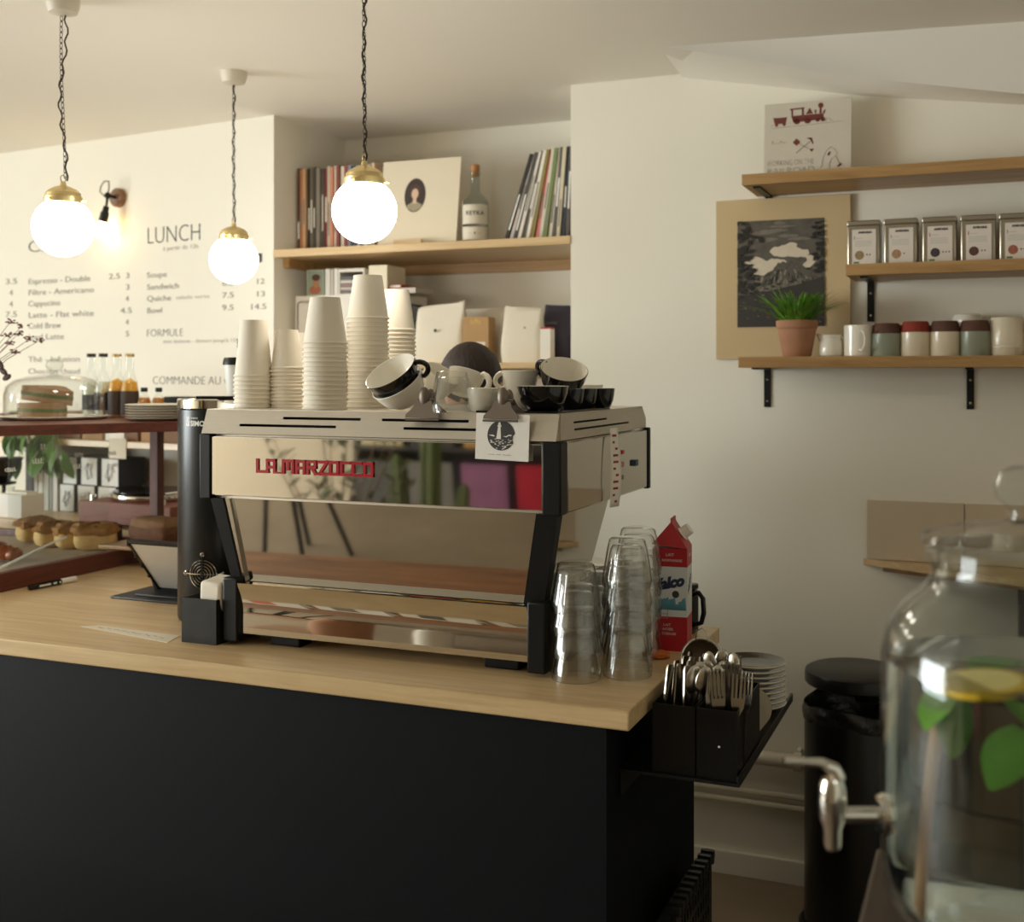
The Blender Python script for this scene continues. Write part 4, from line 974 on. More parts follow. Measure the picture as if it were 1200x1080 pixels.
def cname(c):
    r, g, b = c; mx, mn = max(c), min(c)
    if mx < 75: return 'near-black'
    if mx-mn < 24: return 'white' if mx > 215 else 'grey' if mx > 110 else 'dark grey'
    if r > g+45 and r > b+45: return 'red' if r > 150 and g < 90 else 'orange' if g > 110 else 'brown'
    if g > r and g > b: return 'green'
    if b > r: return 'blue'
    return 'cream' if mx > 200 else 'tan' if mx > 140 else 'olive'
def record(x, w_, y, z, c, lean, label, group, h_=.313, dx=.305):
    """sleeve standing with its spine to the room; lean = tilt about y"""
    t = E('record_sleeve', label, 'record', (x, y, z), (0, lean, 0), group)
    m = mat('sleeve_%d_%d_%d' % c, S(*c), .5, var=.12, scale=18)
    MB().rbox(0, w_, 0, dx, 0, h_, min(.001, w_*.2), seg=1).build('sleeve', m, t)
    r = random.Random(int(x*1e4))
    z0 = r.uniform(.04, .12); l = r.uniform(.06, .14)
    light = sum(c) < 330
    MB().box(w_*.3, w_*.7, -.0004, .0004, z0, z0+l).build('spine_print', WHITEINK if light else INKG, t, smooth=False)
    return t
rnd = random.Random(44); x = XNL+.008; YS = 3.69
cols = [(96, 64, 50), (188, 128, 92), (216, 180, 140), (54, 48, 46), (118, 112, 96), (80, 76, 72), (150, 146, 136), (98, 92, 88), (128, 52, 58), (206, 194, 172), (212, 140, 110), (228, 210, 196), (132, 70, 56), (226, 216, 200), (140, 60, 50), (120, 128, 140), (86, 92, 110), (200, 190, 180), (74, 70, 80), (220, 214, 204), (160, 150, 130), (210, 180, 150)]
for i, c in enumerate(cols):
    w_ = rnd.uniform(.011, .017)
    record(x, w_, YS+rnd.uniform(-.006, .006), ZS, c, 0, '%s record spine in the upright row beside the portrait sleeve' % cname(c), 'records standing upright in the niche', h_=rnd.uniform(.309, .316)); x += w_+.0012
# portrait sleeve leaning back on a small holder
p0 = PY(441, 283, 3.65); p1 = PY(533, 283, 3.65)
t = E('portrait_record', 'cream record sleeve with an oval portrait, propped on the niche shelf', 'record', ((p0.x+p1.x)/2, 3.66, ZS+.006), (R(-8), 0, 0))
w_ = (p1.x-p0.x)/2
CRM = mat('sleeve_cream', S(226, 214, 190), .6, var=.02)
MB().rbox(-w_, w_, 0, .006, 0, .312, .001).build('sleeve', CRM, t)
def ell(cx, cz, rx, rz, y, n=28): return MB().add([(cx+rx*math.cos(2*math.pi*i/n), y, cz+rz*math.sin(2*math.pi*i/n)) for i in range(n)], [tuple(range(n))])
ox, oz = -.018, .182
pr = ell(ox, oz, .042, .062, -.0006).build('oval_portrait', mat('sepia_dark', S(62, 50, 46), .5, var=.2), t, smooth=False)
sk = mat('sepia_skin', S(214, 184, 158), .6); hr = mat('sepia_hair', S(84, 56, 46), .6); cl = mat('sepia_cloth', S(160, 150, 124), .6)
ell(ox, oz+.010, .021, .029, -.0009).build('portrait_hair', hr, pr, smooth=False)
ell(ox, oz+.005, .0135, .019, -.0012).build('portrait_face', sk, pr, smooth=False)
MB().add([(ox-.006, -.0011, oz-.010), (ox-.008, -.0011, oz-.030), (ox+.008, -.0011, oz-.030), (ox+.006, -.0011, oz-.010)], [(0, 1, 2, 3)]).build('portrait_neck', sk, pr, smooth=False)
MB().add([(ox-.008, -.001, oz-.024), (ox-.030, -.001, oz-.036), (ox-.026, -.001, oz-.048), (ox, -.001, oz-.0605), (ox+.026, -.001, oz-.048), (ox+.030, -.001, oz-.036), (ox+.008, -.001, oz-.024)], [tuple(range(7))]).build('portrait_shoulders', cl, pr, smooth=False)
q = PY(478, 280, 3.63)
hd = E('record_holder', 'small pale wooden block holding up the portrait sleeve', 'holder', (q.x, 3.645, ZS))
MB().rbox(-.055, .055, -.02, .012, 0, .0055, .001).rbox(-.055, .055, -.02, -.009, .004, .024, .002).build('block', OAK, hd)
# bottle
q = PY(557, 278, 3.665)
t = E('vodka_bottle', 'clear spirits bottle with cork stopper and white label in the niche', 'bottle', (q.x, 3.665, ZS))
bp_ = [(0, 0), (.044, 0), (.047, .004), (.047, .135), (.045, .148), (.030, .166), (.0175, .178), (.0155, .20), (.0155, .236), (.018, .240), (.018, .248), (.0155, .25)]
BG = thin_glass('blue_grey_glass', (.80, .85, .84), 1.5)
MB().lathe(bp_, 32).build('glass_body', BG, t)
MB().lathe([(0, .274), (.014, .274), (.0155, .270), (.0155, .255), (.012, .25), (.012, .235), (0, .235)], 20).build('cork_stopper', mat('cork', S(176, 122, 74), .7, var=.2, scale=60), t)
def band(z0, z1, m, r=.0476, a0=-130, a1=-2, nm='label'):
    v = []; f = []; n = 14
    for i in range(n+1):
        a = R(a0+(a1-a0)*i/n); v += [(r*math.cos(a), r*math.sin(a), z0), (r*math.cos(a), r*math.sin(a), z1)]
    for i in range(n): f.append((2*i, 2*i+2, 2*i+3, 2*i+1))
    return MB().add(v, f).build(nm, m, t)
band(.066, .132, mat('label_white', S(216, 208, 190), .6)); band(.012, .056, MC['label_white'])
tx = text_mb('REYKA', .014/.7, 0, 'CENTER', .0004, 0, 1.15); vv = []
for a in tx.v:
    k = R(-68)+a[0]/.048; vv.append((.0481*math.cos(k), .0481*math.sin(k), .096+a[1]))
MB().add(vv, tx.f).build('lettering', INK, t, smooth=False)
tx = text_mb('• • ♦ • •', .008/.7, 0, 'CENTER'); vv = []
for a in tx.v:
    k = R(-68)+a[0]/.048; vv.append((.0481*math.cos(k), .0481*math.sin(k), .030+a[1]))
if vv: MB().add(vv, tx.f).build('lettering', INKG, t, smooth=False)
# leaning records on the right
cols = [(44, 42, 42), (206, 196, 190), (74, 72, 70), (226, 220, 210), (96, 92, 86), (232, 226, 214), (140, 128, 70), (222, 130, 130), (210, 206, 190), (120, 136, 84), (232, 226, 210), (92, 90, 88), (206, 196, 170), (54, 66, 78), (96, 88, 80), (40, 44, 48), (72, 68, 62)]
x = PY(590, 275, 3.66).x; n = len(cols); xr = XNR-.006
wtot = (xr-.0-x); ww = wtot/n*.86
for i, c in enumerate(cols):
    k = i/(n-1); lean = R(17)*(1-k)**1.1+R(1)
    xi = x+(xr-ww*1.15-x-.313*math.sin(R(1)))*k
    record(xi, ww*.92, 3.66+.004*math.sin(i*2), ZS+.0005, c, lean, '%s record spine in the leaning row beside the bottle' % cname(c), 'records leaning in the niche')

# lower niche: boxes, discs, bags
def nb_(px, py, y): q = PY(px, py, y); return q.x
YB = 3.66
x0, x1 = nb_(346, 360, YB), nb_(462, 360, YB); zt = PY(375, 346, YB).z
t = E('white_box', 'white cardboard box with corner frame under the discs in the niche', 'box', ((x0+x1)/2, YB, ZL))
w_ = (x1-x0)/2
MB().rbox(-w_, w_, 0, .26, 0, zt-ZL, .003).build('box_body', WHITE, t)
mb = MB(); mb.tube([(-w_+.012, -.002, .03), (-w_+.012, -.002, zt-ZL-.03), (-w_+.02, -.002, zt-ZL-.022), (-w_+.075, -.002, zt-ZL-.022), (-w_+.08, -.002, zt-ZL-.03), (-w_+.08, -.002, zt-ZL-.045)], .003, 6).build('wire_catch', CHROME, t)
zt += .0003
def nbook(pa, pb, ytop, c, label, name='book', dep=.14, base=None, y=3.67, cat='book'):
    a, b = nb_(pa, 330, y), nb_(pb, 330, y); h_ = PY(pa, ytop, y).z-(base or zt)
    t = E(name, label, cat, (a, y, base or zt)); w_ = b-a-.0012
    MB().rbox(0, w_, 0, dep, 0, h_, .001, seg=1).build('cover', mat('cover_%d_%d_%d' % c, S(*c), .5), t)
    MB().box(.002, w_-.002, .004, dep-.004, h_, h_+.0006).build('page_edge', PAPER, t, smooth=False)
    return t, w_, h_
t, w_, h_ = nbook(359.5, 380, 316.5, (168, 178, 160), 'small pale green book with a painted figure on its cover', dep=.02)
MB().box(w_*.08, w_*.92, -.0006, 0, h_*.05, h_*.95).build('cover_picture', mat('picture_green', S(142, 158, 140), .6, var=.15, scale=30), t, smooth=False)
ell(w_*.55, h_*.52, w_*.2, h_*.22, -.001).build('painted_face', mat('picture_skin', S(178, 130, 96), .6), t, smooth=False)
ell(w_*.55, h_*.70, w_*.24, h_*.13, -.0012).build('painted_hair', mat('picture_hair', S(86, 54, 40), .6), t, smooth=False)
ell(w_*.5, h_*.22, w_*.34, h_*.18, -.0008).build('painted_body', mat('picture_red', S(170, 104, 76), .6), t, smooth=False)
nbook(381, 387, 315, (234, 230, 222), 'first white disc case beside the painted book', 'disc_case', cat='disc case'); nbook(387.5, 391, 315, (206, 200, 190), 'thin grey disc case among the white ones', 'disc_case', cat='disc case'); nbook(391.5, 396, 314.5, (238, 234, 226), 'white disc case next to the shelf of discs', 'disc_case', cat='disc case')
a, b = nb_(396.5, 330, 3.67), nb_(427, 330, 3.67)
t = E('disc_rack', 'small white rack holding a pile of discs in the niche', 'rack', (a, 3.67, zt)); w_ = b-a; h_ = PY(400, 315, 3.67).z-zt
MB().box(0, .006, 0, .13, 0, h_).box(w_-.006, w_, 0, .13, 0, h_).box(.006, w_-.006, 0, .13, h_-.012, h_).box(.006, w_-.006, 0, .13, 0, .004).box(.006, w_-.006, .12, .13, .004, h_-.012).build('rack_body', WHITE, t, smooth=False)
for i in range(5):
    c = [(110, 100, 96), (196, 184, 174), (150, 120, 116), (206, 200, 190), (96, 92, 92)][i]
    o = MB().rbox(a+.007, b-.007, 3.672, 3.785, zt+.0045+i*.0125, zt+.0045+i*.0125+.011, .0008, seg=1).bw('disc_case', mat('disc_%d' % i, S(*c), .4)); T(o, 'disc case lying in the white rack, %s spine' % cname(c), 'disc case', 'discs lying in the white rack')
t, w_, h_ = nbook(432, 454, 311, (236, 226, 200), 'plain cream box standing by the disc rack', 'cream_box', cat='box')
x0, x1 = nb_(455, 340, 3.68), nb_(487, 340, 3.68); z_ = PY(470, 347, 3.68).z
t = E('stacked_case', 'grey case lying behind the tallest paper cups', 'case', (x0, 3.68, zt)); MB().rbox(0, x1-x0, 0, .14, 0, .02, .002).build('case_body', mat('case_grey', S(190, 182, 172), .4), t); MB().box(.002, .05, -.0008, 0, .004, .016).build('case_print', INKG, t, smooth=False)
t = E('red_disc_case', 'red disc case on top of the grey case', 'disc case', (x0, 3.685, zt+.0203)); MB().rbox(0, .05, 0, .12, 0, .012, .001).build('case_body', mat('case_red', S(170, 52, 40), .4), t); MB().box(.004, .046, -.0006, 0, .003, .009).build('case_print', WHITEINK, t, smooth=False)
# black wedge (scale) behind the bag
x0, x1 = nb_(478, 360, 3.72), nb_(501, 360, 3.72)
t = E('black_case', 'black case with slanting top behind the white coffee bag', 'case', (x0, 3.72, ZL))
MB().prism([(0, 0), (x1-x0, 0), (x1-x0, .185), (0, .215)], 0, .1, Matrix(((1, 0, 0, 0), (0, 0, 1, 0), (0, 1, 0, 0), (0, 0, 0, 1)))).build('case_body', BLACKM, t, smooth=False); MB().rbox(0, x1-x0, -.004, .0, .15, .165, .001).build('latch', BLACKG, t)
BAGW = mat('white_bag_paper', S(226, 218, 200), .55, var=.04, bump=.35, bscale=14)
BAGN = mat('navy_bag_paper', S(52, 48, 66), .4, var=.12, bump=.3, bscale=14)
def bag(pa, pb, pyt, y, m, label, dep=.075, fold=0., sd=1, sk=0.):
    a, b = nb_(pa, 400, y), nb_(pb, 400, y); h_ = PY((pa+pb)/2, pyt, y).z-ZL; w_ = (b-a)/2
    t = E('coffee_bag', label, 'coffee bag', ((a+b)/2, y, ZL), 0, 'coffee bags on the lower niche shelf')
    r = random.Random(sd); v = []; f = []; nz, ny = 9, 20
    for i in range(nz+1):
        k = i/nz; z = h_*k; d_ = dep*(1-.9*max(0, k-.45)/.55)*.5; bul = 1+.05*math.sin(math.pi*min(1, k*1.6))
        for j in range(ny):
            a_ = 2*math.pi*j/ny; sg = lambda q: math.copysign(abs(q)**.35, q)
            v.append((w_*bul*sg(math.cos(a_))*(1-.03*k)+r.uniform(-.0015, .0015)+sk*k*k, .5*dep+d_*sg(math.sin(a_))*bul+r.uniform(-.002, .002), z+(.018*fold*(math.cos(a_)) if i == nz else 0)))
    for i in range(nz):
        for j in range(ny): f.append((i*ny+j, i*ny+(j+1) % ny, (i+1)*ny+(j+1) % ny, (i+1)*ny+j))
    f += [tuple(reversed(range(ny))), tuple(range(nz*ny, nz*ny+ny))]
    MB().add(v, f).build('bag_body', m, t, ang=70)
    return t, w_, h_
t, w_, h_ = bag(484, 541, 356, 3.63, BAGW, 'white coffee bag with a black dot behind the low paper cups', fold=.7, sd=1)
ell(-.006, h_*.55, .006, .006, -.003).build('valve_dot', INK, t, smooth=False)
t, w_, h_ = bag(538, 592, 361, 3.76, BAGW, 'white coffee bag standing behind the kraft box', sd=2)
a, b = nb_(543, 400, 3.61), nb_(571, 400, 3.61); h_ = PY(550, 371, 3.61).z-ZL
t = E('kraft_box', 'brown kraft box with a white label on the lower niche shelf', 'box', (a, 3.61, ZL), R(8))
MB().rbox(0, b-a, 0, .085, 0, h_, .0015).build('box_body', KRAFT, t); MB().box(.012, (b-a)-.012, -.0008, 0, .02, h_*.45).build('white_label', WHITE, t, smooth=False)
tt = text_mb('kffe', .018/.7, .0002, 'CENTER', .0004); MB().add(tt.v, tt.f, TR(((b-a)*.5, -.0006, h_*.84), (R(90), 0, 0))).build('yellow_lettering', mat('yellow_print', S(226, 190, 110), .5), t, smooth=False)
t, w_, h_ = bag(586, 632, 359, 3.62, BAGW, 'white coffee bag standing beside the navy bag', sd=4, fold=-.4)
ell(.02, h_*.62, .004, .004, -.003).build('valve_dot', INKG, t, smooth=False)
t, w_, h_ = bag(634, 668, 357, 3.705, BAGN, 'dark navy coffee bag at the end of the lower niche shelf', sd=5, fold=-.2)
tt = text_mb('COFFEE', .009/.7, .0002, 'CENTER'); MB().add(tt.v, tt.f, TR((-.014, -.004, h_*.66), (R(90), 0, 0))).build('lettering', INKG, t, smooth=False)
a, b = nb_(633, 400, 3.60), nb_(645, 400, 3.60); h_ = PY(640, 383, 3.60).z-ZL
t = E('slim_box', 'slim white box with a red top in front of the navy bag', 'box', (a, 3.60, ZL)); MB().rbox(0, b-a, 0, .04, 0, h_-.006, .001).build('box_body', WHITE, t); MB().rbox(0, b-a, 0, .04, h_-.006, h_, .001).build('red_top', mat('case_red', S(170, 52, 40), .4), t)

# ================================================================== shelves on the right wall
YF = 3.315
def wshelf(pxl, pyt, label, brackets, xr=1.2, drop=.118):
    q = PY(pxl, pyt, YF); t = E('wall_shelf', label, 'shelf', (q.x+.5, YW, q.z))
    MB().rbox(q.x, xr, YF, YW, q.z-.031, q.z, .002).bw('shelf_board', OAKS, t)
    for bx in brackets:
        br = MB().box(bx-.010, bx+.010, YW-.005, YW, q.z-.031-drop, q.z-.031).box(bx-.010, bx+.010, YF+.035, YW-.005, q.z-.036, q.z-.031).bw('bracket', BLACKM, t)
        for k in (.3, .85): MB().lathe([(0, .0025), (.003, .002), (.0042, 0), (0, 0)], 10, TR((bx, YW-.005, q.z-.031-drop*k), (R(90), 0, 0))).bw('screw', CHROME, br)
    return q
s3 = wshelf(865, 418, 'lowest oak wall shelf carrying mugs and the potted grass', (-.634, -.063, .6))
s2 = wshelf(990.7, 309.6, 'middle oak wall shelf carrying the row of tea tins', (-.334, .5))
s1 = wshelf(869, 204.3, 'top oak wall shelf with the railroad sleeve on it', (-.63, .5), drop=.06)
# framed photograph: mat board with a black and white mountain print
x0, x1 = -.788, -.390; z0, z1 = 1.572, 2.056
pc = E('mountain_print', 'tan mat board with a black and white mountain photograph on the wall', 'picture', ((x0+x1)/2, YW-.012, z0))
MB().rbox(x0, x1, YW-.014, YW-.006, z0, z1, .001).bw('mat_board', mat('tan_mat_board', S(204, 180, 138), .7, var=.04, scale=3), pc)
ax0, ax1, az0, az1 = -.722, -.464, 1.669, 1.990; Wp, Hp = ax1-ax0, az1-az0
def pol(pts, m, nm, lay):
    y = YW-.0142-.0003*lay
    return MB().add([(ax0+u*Wp, y, az0+v*Hp) for u, v in pts], [tuple(range(len(pts)))]).bw(nm, m, pcp if lay else pc, smooth=False)
gy = lambda n, g, var=.25, sc=40: mat(n, S(g, int(g*.94), int(g*.84)), .6, var=min(.95, var*2), scale=sc*2.5)
pcp = pol([(0, 0), (1, 0), (1, 1), (0, 1)], gy('print_sky', 92, .3, 12), 'photo_print', 0)
rnd = random.Random(17)
def blob(cx, cy, rx, ry, m, nm, lay, n=36, rough=.16):
    pts = []
    for i in range(n):
        a = 2*math.pi*i/n; k = 1+rnd.uniform(-rough, rough); pts.append((min(1, max(0, cx+rx*k*math.cos(a))), min(1, max(0, cy+ry*k*math.sin(a)))))
    pol(pts, m, nm, lay)
CLD = gy('print_cloud', 214, .05, 25); DRK = gy('print_dark', 40, .3, 60); MID = gy('print_mid', 92, .35, 70); LGT = gy('print_light', 150, .3, 60); HAZ = gy('print_haze', 122, .15, 20)
def layer(nm, m, lay, polys):
    y = YW-.0142-.0005*lay; mb = MB()
    for k, pts in enumerate(polys):
        mb.add([(ax0+min(1, max(0, u))*Wp, y-.000003*k, az0+min(1, max(0, v))*Hp) for u, v in pts], [tuple(range(len(pts)))])
    o = mb.bw(nm, m, pcp, smooth=False); o['kind'] = 'stuff'
def rag(cx, cy, rx, ry, n=14, rough=.3): return [(cx+rx*(1+rnd.uniform(-rough, rough))*math.cos(2*math.pi*i/n), cy+ry*(1+rnd.uniform(-rough, rough))*math.sin(2*math.pi*i/n)) for i in range(n)]
layer('thin_clouds', HAZ, 1, [rag(rnd.uniform(.25, .75), rnd.uniform(.80, .97), rnd.uniform(.05, .16), rnd.uniform(.008, .02)) for i in range(9)])
cl_ = [rag(.60+rnd.gauss(0, .10), .715+rnd.gauss(0, .022), rnd.uniform(.05, .10), rnd.uniform(.025, .045), 16, .18) for i in range(16)]
cl_ += [rag(.28+rnd.gauss(0, .065), .575+rnd.gauss(0, .030), rnd.uniform(.06, .10), rnd.uniform(.035, .06), 16, .18) for i in range(12)]
cl_ += [rag(.84+rnd.gauss(0, .04), .60+rnd.gauss(0, .025), rnd.uniform(.03, .06), rnd.uniform(.02, .035), 16, .18) for i in range(7)]
layer('white_clouds', CLD, 2, cl_)
rd = [(0, .36), (.10, .44), (.2, .48), (.30, .47), (.38, .50), (.43, .545), (.47, .60), (.50, .595), (.53, .612), (.58, .60), (.62, .61), (.66, .575), (.70, .56), (.76, .52), (.82, .53), (.9, .60), (1, .67)]
rd2 = []
for (a, b), (c, d) in zip(rd, rd[1:]):
    for k in range(3): rd2.append((a+(c-a)*k/3, b+(d-b)*k/3+rnd.uniform(-.008, .008)))
layer('mountain_ridge', MID, 3, [rd2+[(1, .67), (1, 0), (0, 0)]])
lt_, dk_ = [], []
for i in range(120):
    u = rnd.uniform(.12, .95); top_ = .57-.9*abs(u-.56)*.35; v = rnd.uniform(.36, max(.4, top_)); l_ = rnd.uniform(.02, .06); w_ = rnd.uniform(.004, .013); sl = rnd.uniform(.1, .9)*(1 if u > .56 else -1)
    (lt_ if rnd.random() < .5 else dk_).append([(u, v), (u+w_, v-.004), (u+w_+l_*sl*.6, v-l_), (u+l_*sl*.6-w_*.3, v-l_*.9)])
layer('lit_rocks', LGT, 4, lt_); layer('shaded_rocks', DRK, 5, dk_)
layer('pale_slope', gy('print_slope', 120, .3, 60), 6, [rag(u, .335+.13*(u-.1)+rnd.gauss(0, .012), rnd.uniform(.03, .08), rnd.uniform(.006, .014)) for u in [.12+.035*k for k in range(18)]])
layer('forest', gy('print_forest', 56, .4, 70), 7, [[(0, .30), (.2, .31), (.45, .35), (.7, .39), (1, .46), (1, 0), (0, 0)]]+[rag(rnd.random(), .30+.14*rnd.random(), .03, .012, 9, .4) for i in range(30)])
layer('forest_glints', HAZ, 8, [rag(rnd.random(), rnd.uniform(.02, .30), rnd.uniform(.006, .02), rnd.uniform(.003, .007), 7, .5) for i in range(60)])
fo = [rag(abs(rnd.gauss(0, .12)), rnd.uniform(.28, 1), rnd.uniform(.015, .05), rnd.uniform(.008, .022), 11, .5) for i in range(95)]
fo += [rag(1-abs(rnd.gauss(0, .06)), rnd.uniform(.5, 1), rnd.uniform(.015, .04), rnd.uniform(.008, .02), 11, .5) for i in range(45)]
layer('tree_foliage', DRK, 9, fo)
# railroad sleeve on the top shelf
p0 = PY(896, 204, 3.47); p1 = PY(998, 200, 3.47)
zt_ = PY(1000, 113, 3.47).z
rs = E('railroad_sleeve', 'square off-white sleeve with a dark red train drawing on the top shelf', 'record', (p0.x, 3.455, s1.z), (R(-4), 0, 0))
w_ = p1.x-p0.x; h_ = zt_-s1.z-.001
MB().rbox(0, w_, 0, .005, 0, h_, .001).build('sleeve', mat('sleeve_offwhite', S(206, 198, 182), .6, var=.02), rs)
MAR = mat('maroon_print', S(112, 52, 46), .6, var=.1)
# drawing coordinates: pixels in the 1163x1080 zoom, x 130..990, y(top) 165..835 + hidden
def rp(pts, m, nm, y=-.0006):
    vv = [((px-135)/850*w_, y, h_-(py-(165-(px-135)*.055))/670*.91*h_) for px, py in pts]
    return MB().add(vv, [tuple(range(len(vv)))]).build(nm, m, rs, smooth=False)
def rline(pts, wd, m, nm):
    vv = [((px-135)/850*w_, -.0006, h_-(py-(165-(px-135)*.055))/670*.91*h_) for px, py in pts]
    return MB().tube(vv, wd, 4, flat=.3).build(nm, m, rs)
rp([(222, 292), (235, 298), (350, 292), (362, 288), (345, 350), (240, 360)], MAR, 'tender')
for cx in (258, 332): rp([(cx+16*math.cos(i*.6283), 366-(cx-258)*.07+16*math.sin(i*.6283)) for i in range(10)], MAR, 'wheel')
rp([(388, 212), (530, 200), (530, 214), (388, 226)], MAR, 'cab_roof'); rp([(400, 224), (418, 222), (418, 280), (404, 300)], MAR, 'cab_pillar'); rp([(505, 215), (524, 214), (526, 275), (505, 275)], MAR, 'cab_pillar')
rp([(404, 282), (716, 262), (722, 318), (420, 345)], MAR, 'boiler'); rp([(545, 268), (582, 205), (615, 262)], MAR, 'sand_dome'); rp([(676, 262), (680, 200), (696, 200), (700, 262)], MAR, 'chimney')
rp([(690+27*math.cos(i*.6283), 186+27*math.sin(i*.6283)) for i in range(10)], MAR, 'chimney_ball'); rp([(628, 230), (650, 228), (644, 262), (634, 262)], MAR, 'whistle'); rp([(714, 240), (738, 220), (728, 262), (716, 270)], MAR, 'lamp')
for cx, r_ in ((458, 34), (562, 34), (660, 22), (712, 22)): rp([(cx+r_*math.cos(i*.5236), 332-(cx-458)*.05+r_*.9*math.sin(i*.5236)) for i in range(12)], MAR, 'wheel')
rline([(200, 398), (520, 372), (760, 350), (905, 338)], .0008, MAR, 'track'); rline([(200, 372), (235, 362)], .0008, MAR, 'coupling'); rline([(362, 352), (408, 345)], .0008, MAR, 'coupling'); rline([(735, 340), (740, 312), (775, 308), (805, 345)], .0006, MAR, 'cow_catcher')
rp([(418, 535), (455, 497), (495, 530), (458, 568)], MAR, 'shovel_blade'); rline([(480, 545), (600, 612)], .0009, MAR, 'shovel_shaft'); rp([(585, 600), (628, 596), (605, 628)], MAR, 'shovel_grip')
rline([(450, 638), (605, 512)], .0012, INKG, 'pick_shaft'); rp([(552, 492), (605, 490), (622, 545), (616, 555), (592, 512)], MAR, 'pick_head')
rline([(205, 552), (222, 520), (230, 552), (260, 535), (290, 545), (300, 512), (318, 545), (345, 528), (375, 540)], .0005, INKG, 'script_line')
for b_, py_, cp in (('WORKING ON THE', 758, .0165), ('RAILROAD', 838, .0185)):
    tx = text_mb(b_, cp/.7, .0002, 'LEFT', -.0006); xs = [q[0] for q in tx.v]; k = (460/850*w_)/(max(xs)-min(xs))
    MB().add([((150-135)/850*w_+q[0]*k+.004, -.0005, h_-(py_-158)/670*.91*h_+q[1]+q[0]*k*.0) for q in tx.v], tx.f).build('lettering', INKG, rs, smooth=False)
rline([(665, 800), (705, 765), (712, 690), (745, 620), (790, 578), (822, 600), (850, 640), (830, 670), (795, 690), (775, 745), (785, 805)], .0006, INKG, 'arm_outline')
rline([(835, 668), (875, 745)], .0011, MAR, 'hammer_shaft'); rp([(850, 762), (892, 732), (895, 750), (866, 774)], MAR, 'hammer_head'); rp([(755, 650), (775, 628), (792, 630), (772, 668)], MAR, 'red_patch')
# tea tins
TIN = mat('tin_metal', S(176, 168, 152), .3, .9, var=.05); TLAB = mat('tin_label', S(222, 212, 200), .6, var=.02)
teas = ((150, 128, 92), (168, 130, 96), (66, 60, 62), (92, 62, 52), (160, 96, 76), (120, 110, 70))
for i, px in enumerate((992.5, 1035.5, 1080.5, 1125.5, 1171, 1218)):
    q = PY(px, 300, 3.385); w_ = .088; h_ = .128
    t = E('tea_tin', 'square silver tea tin, ' + ('pale green leaf' , 'pale brown leaf', 'black leaf with three dots', 'dark mixed leaf and red mark', 'reddish leaf', 'olive leaf')[i] + ' pictured on its label', 'tea tin', (q.x, 3.385, s2.z), 0, 'tea tins in a row')
    MB().rbox(0, w_, 0, w_, 0, h_-.014, .005, seg=3).build('tin_body', TIN, t); MB().rbox(-.001, w_+.001, -.001, w_+.001, h_-.016, h_, .004, seg=3).build('tin_lid', TIN, t)
    lb = MB().box(.014, w_-.010, -.0008, 0, .004, h_-.026).build('paper_label', TLAB, t, smooth=False)
    MB().add([(.034+.0125*math.cos(k*.39), -.0012, .030+.0125*math.sin(k*.39)) for k in range(16)], [tuple(range(16))]).build('leaf_picture', mat('leaf_pic_%d' % i, S(*teas[i]), .7, var=.5, scale=160), lb, smooth=False)
    tx = text_mb('ANKARA', .0056/.7, .0002, 'CENTER', .0006, 0, 1.15); MB().add(tx.v, tx.f, TR((.049, -.001, h_-.037), (R(90), 0, 0))).build('lettering', INK, lb, smooth=False)
    m = MB(); m.box(.019, .021, -.0012, -.0004, h_-.054, h_-.044)
    m.build('colour_mark', mat('mark_red', S(180, 60, 70), .6) if i in (2, 3) else mat('mark_olive', S(140, 140, 96), .6), lb, smooth=False)
    m = MB()
    for k in range(5): m.box(.021, .021+(.022 if k == 0 else .046), -.0011, -.0005, h_-.051-k*.0045-(.004 if k else 0), h_-.0496-k*.0045-(.004 if k else 0))
    m.build('fine_print', INKP, lb, smooth=False)
    m = MB()
    for k in range((2, 1, 3, 2, 3, 2)[i]): m.add([(.054+k*.008+.0022*math.cos(j*.785), -.0012, .031+.0022*math.sin(j*.785)) for j in range(8)], [tuple(range(8))])
    m.build('rating_dots', INK, lb, smooth=False)
    if i in (0, 2, 4): MB().box(.018, .033, -.0012, -.0004, .007, .012).build('green_stamp', mat('stamp_green', S(92, 120, 70), .6), lb, smooth=False)
# potted grass
q = PY(934, 417, 3.405); t = E('potted_grass', 'bushy green grass in a mottled terracotta pot on the lowest shelf', 'potted plant', (q.x, 3.405, s3.z))
TER = mat('terracotta', S(176, 128, 98), .8, var=.35, scale=14, bump=.2)
MB().lathe([(0, 0), (.036, 0), (.040, .004), (.054, .080), (.0575, .083), (.0595, .104), (.0555, .105), (.052, .085), (0, .083)], 36).build('pot', TER, t)
MB().lathe([(.0505, .086), (.03, .093), (0, .095)], 20).build('soil', mat('soil', S(60, 44, 34), .9), t)
GRASS = mat('grass_blade', S(100, 152, 46), .5, var=.4, scale=30); rnd = random.Random(6)
def blade(l, w_, lean, curl):
    m = MB(); v = []; f = []; n = 6
    for i in range(n+1):
        k = i/n; a = lean+curl*k; ww = w_*(1-k)**.6+.0002
        if i == 0: x = z = 0
        else: x += l/n*math.sin(a); z += l/n*math.cos(a)
        v += [(x, -ww, z), (x, ww, z)]
    for i in range(n): f.append((2*i, 2*i+1, 2*i+3, 2*i+2))
    return m.add(v, f)
bms = [blade(.105+.010*i, .0034, .12+.1*i, .5+.2*(i % 4)).mesh('blade', GRASS) for i in range(7)]
for i in range(220):
    a = rnd.uniform(0, 6.28); r_ = .038*math.sqrt(rnd.random())
    inst(rnd.choice(bms[:3] if math.sin(a) > .2 else bms), 'blade', t, (r_*math.cos(a), r_*math.sin(a), .092), (rnd.uniform(-.1, .1), rnd.uniform(-.1, .25), a+rnd.uniform(-.6, .6)))
